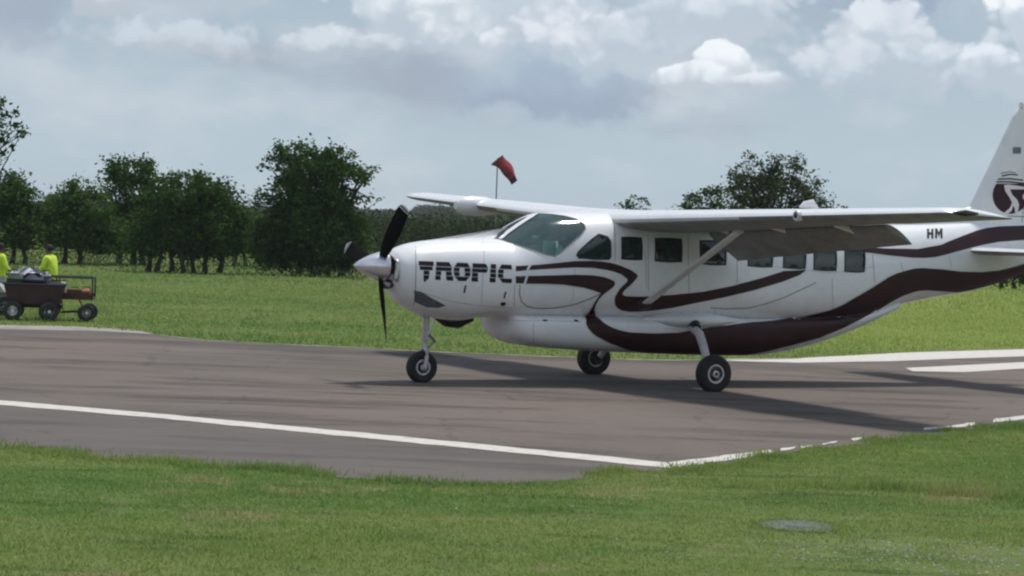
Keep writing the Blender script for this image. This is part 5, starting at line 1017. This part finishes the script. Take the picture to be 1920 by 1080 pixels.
# ================================================================== WINDSOCK
ws = tag(empty('windsock', (-1.08, 150, 0)), 'red windsock hanging limp from a thin pole behind the wing', 'windsock')
mb = MB(); mb.tube([(0, 0, 0), (0, 0, 5.45)], [.05, .03], 8); mb.obj('pole', mat('grey_pole', (.20, .19, .19), .6), ws)
p0, p1 = Vector((-.03, -.12, 5.32)), Vector((1.02, -.25, 4.12)); R = []
SOCK = mat('red_sock_fabric', (.34, .035, .045), .85, var=.35, vscale=2.5); SOCKD = mat('dark_sock_end', (.035, .02, .035), .9)
def sockr(t): 
    c = p0.lerp(p1, t)+Vector((.05*math.sin(t*3.1), 0, .10*math.sin(t*3.1))); d = (p1-p0).normalized(); a = d.cross(Vector((0, 1, 0))).normalized(); b = d.cross(a)
    rr = (.44-.20*t)*(1-.10*math.sin(t*9)); return [c+a*rr*(1+.16*math.sin(3*u+t*5))*math.cos(u)*.9+b*rr*.8*math.sin(u) for u in [2*math.pi*i/20 for i in range(20)]]
mb = MB(); mb.add(*loft([sockr(t) for t in np.linspace(0, .84, 14)], False, False)); mb.obj('sock', SOCK, ws)
mb = MB(); mb.add(*loft([sockr(t) for t in np.linspace(.842, 1, 4)], False, False)); mb.obj('sock_end', SOCKD, ws)
rg = sockr(0); mb = MB(); mb.tube(rg+[rg[0]], .02, 6); mb.obj('hoop', BLACK, ws)

# ================================================================== PEOPLE
def skinned(name, J, E, mats, sub=1):
    me = bpy.data.meshes.new(name); me.from_pydata([j[0] for j in J], E, []); o = bpy.data.objects.new(name, me); COL.objects.link(o)
    o.modifiers.new('s', 'SKIN'); me.update()
    for i, j in enumerate(J):
        r = j[1] if isinstance(j[1], tuple) else (j[1], j[1]); me.skin_vertices[0].data[i].radius = r
    me.skin_vertices[0].data[0].use_root = True
    m = o.modifiers.new('u', 'SUBSURF'); m.levels = sub; m.render_levels = sub
    dg = bpy.context.evaluated_depsgraph_get(); dg.update(); ne = bpy.data.meshes.new_from_object(o.evaluated_get(dg)); o.modifiers.clear(); o.data = ne; bpy.data.meshes.remove(me)
    ne.materials.clear(); ne.materials.append(mats); ne.polygons.foreach_set('use_smooth', [True]*len(ne.polygons)); return o
SKIN = mat('brown_skin', (.16, .085, .055), .6); HAIR = mat('black_hair', (.010, .009, .009), .7)
def person(loc, rz, label, shirt, trousers, seated=False, arms=(.20, .92), lean=.0, cap=None, group=None):
    J = []; E = []
    def j(p, r, par=None):
        x, y, z = p
        if z > .95: y += lean*(z-.95)
        J.append(((x, y, z), r)); 
        if par is not None: E.append((par, len(J)-1))
        return len(J)-1
    pv = j((0, 0, .93), .125); sp = j((0, 0, 1.08), .12, pv); ch = j((0, .0, 1.27), .145, sp); nb = j((0, -.01, 1.41), .07, ch); nk = j((0, .0, 1.475), .052, nb); hd = j((0, .02, 1.56), (.078, .092), nk); j((0, .01, 1.635), (.066, .078), hd)
    for s in (1, -1):
        sh = j((s*.165, 0, 1.375), .058, ch); el = j((s*.235, arms[0]*.25, 1.12), .043, sh); wr = j((s*.20, arms[0]+.03, arms[1]+.03), .028, el); pm = j((s*.19, arms[0]+.10, arms[1]-.01), (.034, .018), wr)
        for q, (dx, ln) in enumerate(((-.027, .062), (-.009, .072), (.009, .068), (.026, .055))):
            a = j((s*.19+dx, arms[0]+.14, arms[1]-.03), .0085, pm); j((s*.19+dx*1.15, arms[0]+.13+ln*.4, arms[1]-.03-ln*.7), .007, a)
        a = j((s*.19-s*.035, arms[0]+.09, arms[1]-.03), .010, pm); j((s*.19-s*.045, arms[0]+.12, arms[1]-.06), .008, a)
        if not seated:
            hp = j((s*.09, 0, .86), .088, pv); kn = j((s*.105, .02, .49), .060, hp); an = j((s*.11, -.01, .09), .042, kn); j((s*.125, .14, .035), .036, an)
        else:
            hp = j((s*.09, .06, .86), .088, pv); kn = j((s*.13, .46, .90), .060, hp); an = j((s*.13, .52, .50), .042, kn); j((s*.13, .66, .46), .036, an)
    o = skinned('person', J, E, SKIN); o.location = loc; o.rotation_euler = (0, 0, rz); tag(o, label, 'person', group)
    me = o.data
    def cloth(name, test, m, off):
        bm = bmesh.new(); bm.from_mesh(me); bm.normal_update(); kill = [f for f in bm.faces if not test(f.calc_center_median())]; bmesh.ops.delete(bm, geom=kill, context='FACES')
        for v in bm.verts: v.co += v.normal*off
        c = bm_obj(name, bm, m, o); return c
    hand = lambda c: abs(c.x) > .13 and c.y > arms[0]*.55 and .6 < c.z < arms[1]+.14
    cloth('shirt', lambda c: .90 < c.z < 1.45 and not hand(c) and (abs(c.x) < .6), shirt, .014)
    cloth('trousers', lambda c: (c.z < .97 and abs(c.x) < .22 and c.z > .08 and not (hand(c))) if not seated else (c.z < .97 and not hand(c)), trousers, .012)
    if not seated: cloth('shoes', lambda c: c.z <= .10, BLACK, .010)
    L_ = lean*.62
    mb = MB(); mb.lathe([(.084, -.075), (.096, -.03), (.094, .02), (.07, .065), (0, .085)], 18, T(0, -.012+L_, 1.615)); mb.obj('hair' if cap is None else 'cap', cap or HAIR, o)
    if cap: 
        mb = MB(); mb.box((0, .11+L_, 1.60), (.13, .10, .012)); mb.obj('cap_peak', cap, o)
    mb = MB(); mb.lathe([(.012, 0), (.014, .02), (0, .045)], 8, T(0, .105+L_, 1.545) @ RX(-60))
    for s in (1, -1): mb.lathe([(.0, .012), (.02, .008), (.024, 0), (.02, -.008), (0, -.012)], 8, T(s*.088, .01+L_, 1.56) @ RY(90))
    mb.obj('face', SKIN, o)
    mb = MB()
    for s in (1, -1): mb.lathe([(0, .008), (.009, .003), (.009, 0)], 8, T(s*.032, .103+L_, 1.575) @ RX(-90))
    mb.box((0, .102+L_, 1.51), (.045, .012, .007)); mb.obj('eyes_and_mouth', BLACK, o)
    return o
HIVIS = mat('hi_vis_yellow', (.62, .80, .06), .8, var=.12, vscale=6); NAVY = mat('navy_trousers', (.02, .022, .035), .85); PALE = mat('pale_grey_trousers', (.36, .37, .37), .85); WSH = mat('white_shirt', (.62, .64, .62), .8)
BAND = mat('reflective_band', (.55, .57, .55), .4)
pb = person((-9.93, 57.3, 0), rad(70), 'person in a yellow high visibility shirt bending towards the loaded luggage cart', HIVIS, NAVY, False, (.34, .98), .16)
pa = person((-11.02, 57.1, 0), rad(-60), 'person in a yellow high visibility shirt and pale trousers at the left edge', HIVIS, PALE, False, (.20, .92), .02)
pa.scale = pb.scale = (.98, .95, .89)
pm = Matrix.Translation((PX, PY, 0)) @ Matrix.Rotation(PYAW, 4, 'Z')
pl = pm @ Vector((3.12, -.42, .70))
person(tuple(pl), PYAW+rad(90), 'person in a white shirt sitting at the controls behind the windscreen', WSH, NAVY, True, (.34, 1.10), .0)

# ================================================================== CARTS
MARO = mat('dark_plum_cart_paint', (.050, .018, .026), .5, var=.4, vscale=5); RUST = mat('rusty_steel', (.10, .040, .025), .8, var=.5, vscale=12); DKF = mat('black_frame', (.012, .012, .012), .6)
def cart_wheel(parent, x, y, r, w, rz=0.0, rim=RIM):
    e = bpy.data.objects.new('wheel', None); COL.objects.link(e); e.parent = parent; e.location = (x, y, r); e.rotation_euler = (0, 0, rz)
    Mx = RX(90); rr = r*.52
    mb = MB(); mb.lathe([(rr, -w*.4), (r*.8, -w*.5), (r*.96, -w*.38), (r, -w*.15), (r, w*.15), (r*.96, w*.38), (r*.8, w*.5), (rr, w*.4)], 24, Mx); mb.obj('tyre', RUBBER_D, e)
    mb = MB()
    for s in (1, -1): mb.lathe([(rr+.003, s*w*.4), (rr*.85, s*w*.32), (rr*.4, s*w*.26), (rr*.3, s*w*.42), (0, s*w*.44)], 20, Mx)
    mb.obj('rim', rim, e)
# loaded luggage cart
lc = tag(empty('luggage_cart', (-9.80, 54.6, 0), rad(8)), 'dark plum baggage cart heaped with bags on fat tyres', 'cart')
mb = MB(); A_ = [[(sx*hx, sy*hy, z) for sx, sy in ((-1, -1), (1, -1), (1, 1), (-1, 1))] for hx, hy, z in ((.52, .36, .33), (.62, .43, .74), (.59, .40, .74), (.50, .34, .37))]; mb.add(*loft(A_, True, True)); mb.obj('tub', MARO, lc, False)
mb = MB(); mb.tube([(-.63, -.44, .745), (.63, -.44, .745), (.63, .44, .745), (-.63, .44, .745), (-.63, -.44, .745)], .022, 6); mb.obj('rim_rail', DKF, lc)
mb = MB(); mb.box((0, 0, .29), (1.1, .08, .07)); mb.box((.32, 0, .21), (.06, .70, .06)); mb.box((-.38, 0, .21), (.06, .70, .06)); mb.obj('chassis', DKF, lc)
for x, y in ((.30, -.46), (.30, .42), (-.42, -.46), (-.42, .42)): cart_wheel(lc, x, y, .20, .19 if x > 0 else .14, rad(14) if x > 0 else 0)
mb = MB(); mb.tube([(-.55, 0, .30), (-.95, 0, .26), (-1.15, 0, .30)], .02, 6); mb.obj('tow_bar', DKF, lc)
lm = Matrix.Translation((-9.80, 54.6, 0)) @ Matrix.Rotation(rad(8), 4, 'Z')
def bag(name, c, d, rz, m, label, cat, trim=DKF, round_=.05, group='bags heaped on the luggage cart', base=None):
    b = lm if base is None else base; p = b @ Vector(c); o = tag(empty(name, (p.x, p.y, p.z-d[2]/2), rz), label, cat, group)
    mb = MB(); mb.box((0, 0, d[2]/2), d, 0, round_); mb.obj('shell', m, o)
    mb = MB(); z = d[2]; mb.tube([(-.08, -.01, z-.01), (-.07, -.01, z+.035), (.07, -.01, z+.035), (.08, -.01, z-.01)], .011, 6); mb.obj('handle', trim, o)
    mb = MB(); mb.box((0, -d[1]/2-.003, d[2]*.5), (d[0]*.72, .012, .014)); mb.obj('zip', trim, o); return o
bag('suitcase', (-.40, -.12, .77), (.34, .5, .26), rad(8), mat('dark_green_nylon', (.018, .035, .024), .8), 'dark green bag at the left end of the luggage cart', 'suitcase')
bag('duffel_bag', (-.04, -.2, .82), (.46, .34, .30), rad(2), mat('navy_nylon', (.018, .022, .05), .75), 'navy duffel in the middle front of the luggage cart heap', 'duffel bag', round_=.13)
bag('duffel_bag', (-.12, .16, .90), (.50, .32, .36), rad(14), mat('white_vinyl', (.55, .56, .58), .5), 'white rounded bag behind the navy duffel on the cart', 'duffel bag', round_=.15)
bag('suitcase', (.40, -.10, .70), (.30, .46, .20), rad(4), mat('black_nylon', (.012, .012, .016), .8), 'black suitcase at the right end of the luggage cart', 'suitcase')
bag('backpack', (-.42, .2, .93), (.26, .24, .22), rad(-20), mat('pale_grey_nylon', (.42, .45, .42), .8), 'small pale backpack on top of the dark green bag', 'backpack', round_=.09)
bag('backpack', (.20, .20, .86), (.24, .24, .26), rad(30), mat('silver_nylon', (.34, .36, .42), .7), 'silver grey backpack at the right rear of the cart heap', 'backpack', round_=.09)
# railed trailer
tm = Matrix.Translation((-9.04, 55.0, 0)) @ Matrix.Rotation(rad(4), 4, 'Z')
tr = tag(empty('railed_trailer', (-9.04, 55.0, 0), rad(4)), 'open trailer with black hoop rail and rusty deck right of the luggage cart', 'trailer')
mb = MB(); mb.box((0, 0, .47), (.78, .62, .05)); mb.box((0, -.30, .53), (.78, .02, .09)); mb.box((0, .30, .53), (.78, .02, .09)); mb.obj('deck', RUST, tr, False)
mb = MB()
for y in (-.31, .31):
    mb.tube([(-.62, y, .90), (.38, y, .90)], .020, 6); mb.tube([(.38, y, .90), (.38, y, .45)], .018, 6); mb.tube([(-.36, y, .90), (-.36, y, .45)], .016, 6)
mb.tube([(.38, -.31, .90), (.38, .31, .90)], .020, 6); mb.obj('hoop_rail', DKF, tr)
mb = MB(); mb.tube([(-.30, -.2, .45), (-.26, -.22, .17), (.26, -.22, .20)], .018, 6); mb.tube([(-.30, .2, .45), (-.26, .22, .17), (.26, .22, .20)], .018, 6); mb.tube([(.28, -.33, .18), (.28, .33, .18)], .02, 6); mb.tube([(.1, -.2, .45), (.24, -.22, .2)], .014, 6); mb.obj('undercarriage', DKF, tr)
for y in (-.36, .34): cart_wheel(tr, .27, y, .18, .12, rad(18))
bag('carton', (-.26, -.12, .64), (.16, .26, .30), rad(4), mat('off_white_card', (.50, .47, .42), .85), 'off white upright carton on the railed trailer', 'box', round_=.01, group='loads on the railed trailer', base=tm)
bag('crate', (.0, -.1, .58), (.30, .34, .16), rad(4), mat('brown_crate', (.16, .07, .035), .85, var=.4), 'brown crate in the middle of the railed trailer deck', 'crate', round_=.01, group='loads on the railed trailer', base=tm)
bag('tote_bag', (.25, -.12, .585), (.20, .28, .18), rad(-6), mat('orange_canvas', (.36, .15, .08), .85, var=.4), 'orange tote bag at the right end of the railed trailer', 'bag', round_=.05, group='loads on the railed trailer', base=tm)
# tow tractor at the left edge
tt = tag(empty('tow_tractor', (-11.0, 56.0, 0), rad(3)), 'low tow tractor with pale fender at the left edge of the photo', 'tractor')
PG = mat('pale_grey_body', (.40, .41, .40), .5, var=.2)
mb = MB(); mb.add(*loft([[(x, -.38, .30), (x, -.42, z), (x, .42, z), (x, .38, .30)] for x, z in ((-1.1, .62), (-.5, .70), (.25, .66), (.42, .45))])); mb.obj('body', PG, tt, False)
mb = MB(); R = [[(.38+.30*math.cos(a)*k_, y, .22+.30*math.sin(a)*k_) for a in np.linspace(-.1, 3.3, 12)] for y in (-.50, -.30) for k_ in (1,)]; v, f = loft(R, False, False, False); mb.add(v, f); mb.obj('fender', PG, tt)
mb = MB(); mb.box((-.45, 0, .80), (.5, .6, .12), bev=.04); mb.box((-.70, 0, 1.0), (.1, .6, .4), bev=.04); mb.obj('seat', BLACK, tt)
mb = MB(); mb.tube([(.05, 0, .66), (-.08, 0, .95)], .02, 6); q_ = [Vector((-.09+.09*math.cos(t)*.5, .17*math.sin(t), .96+.16*math.cos(t)*.5)) for t in np.linspace(0, 6.283, 16)]; mb.tube(q_, .014, 6); mb.obj('steering_wheel', DKF, tt)
for x in (.38, -.75):
    for y in (-.42, .42): cart_wheel(tt, x, y, .21, .18)

# ================================================================== HAZE
hz = MB(); hz.box((0, 1050, 2.0), (3400, 2500, 24.0)); HZM = bpy.data.materials.new('haze_air'); HZM.use_nodes = True; k = NT(HZM.node_tree)
pv = k.n('ShaderNodeVolumePrincipled'); pv.inputs['Density'].default_value = .00017; pv.inputs['Color'].default_value = (.86, .90, .95, 1); pv.inputs['Anisotropy'].default_value = .2
k.put(k.n('ShaderNodeOutputMaterial').inputs['Volume'], pv.outputs[0])
hzo = hz.obj('haze', HZM, None, False); tag(hzo, 'thin pale haze over the whole airfield', None, None, 'stuff')
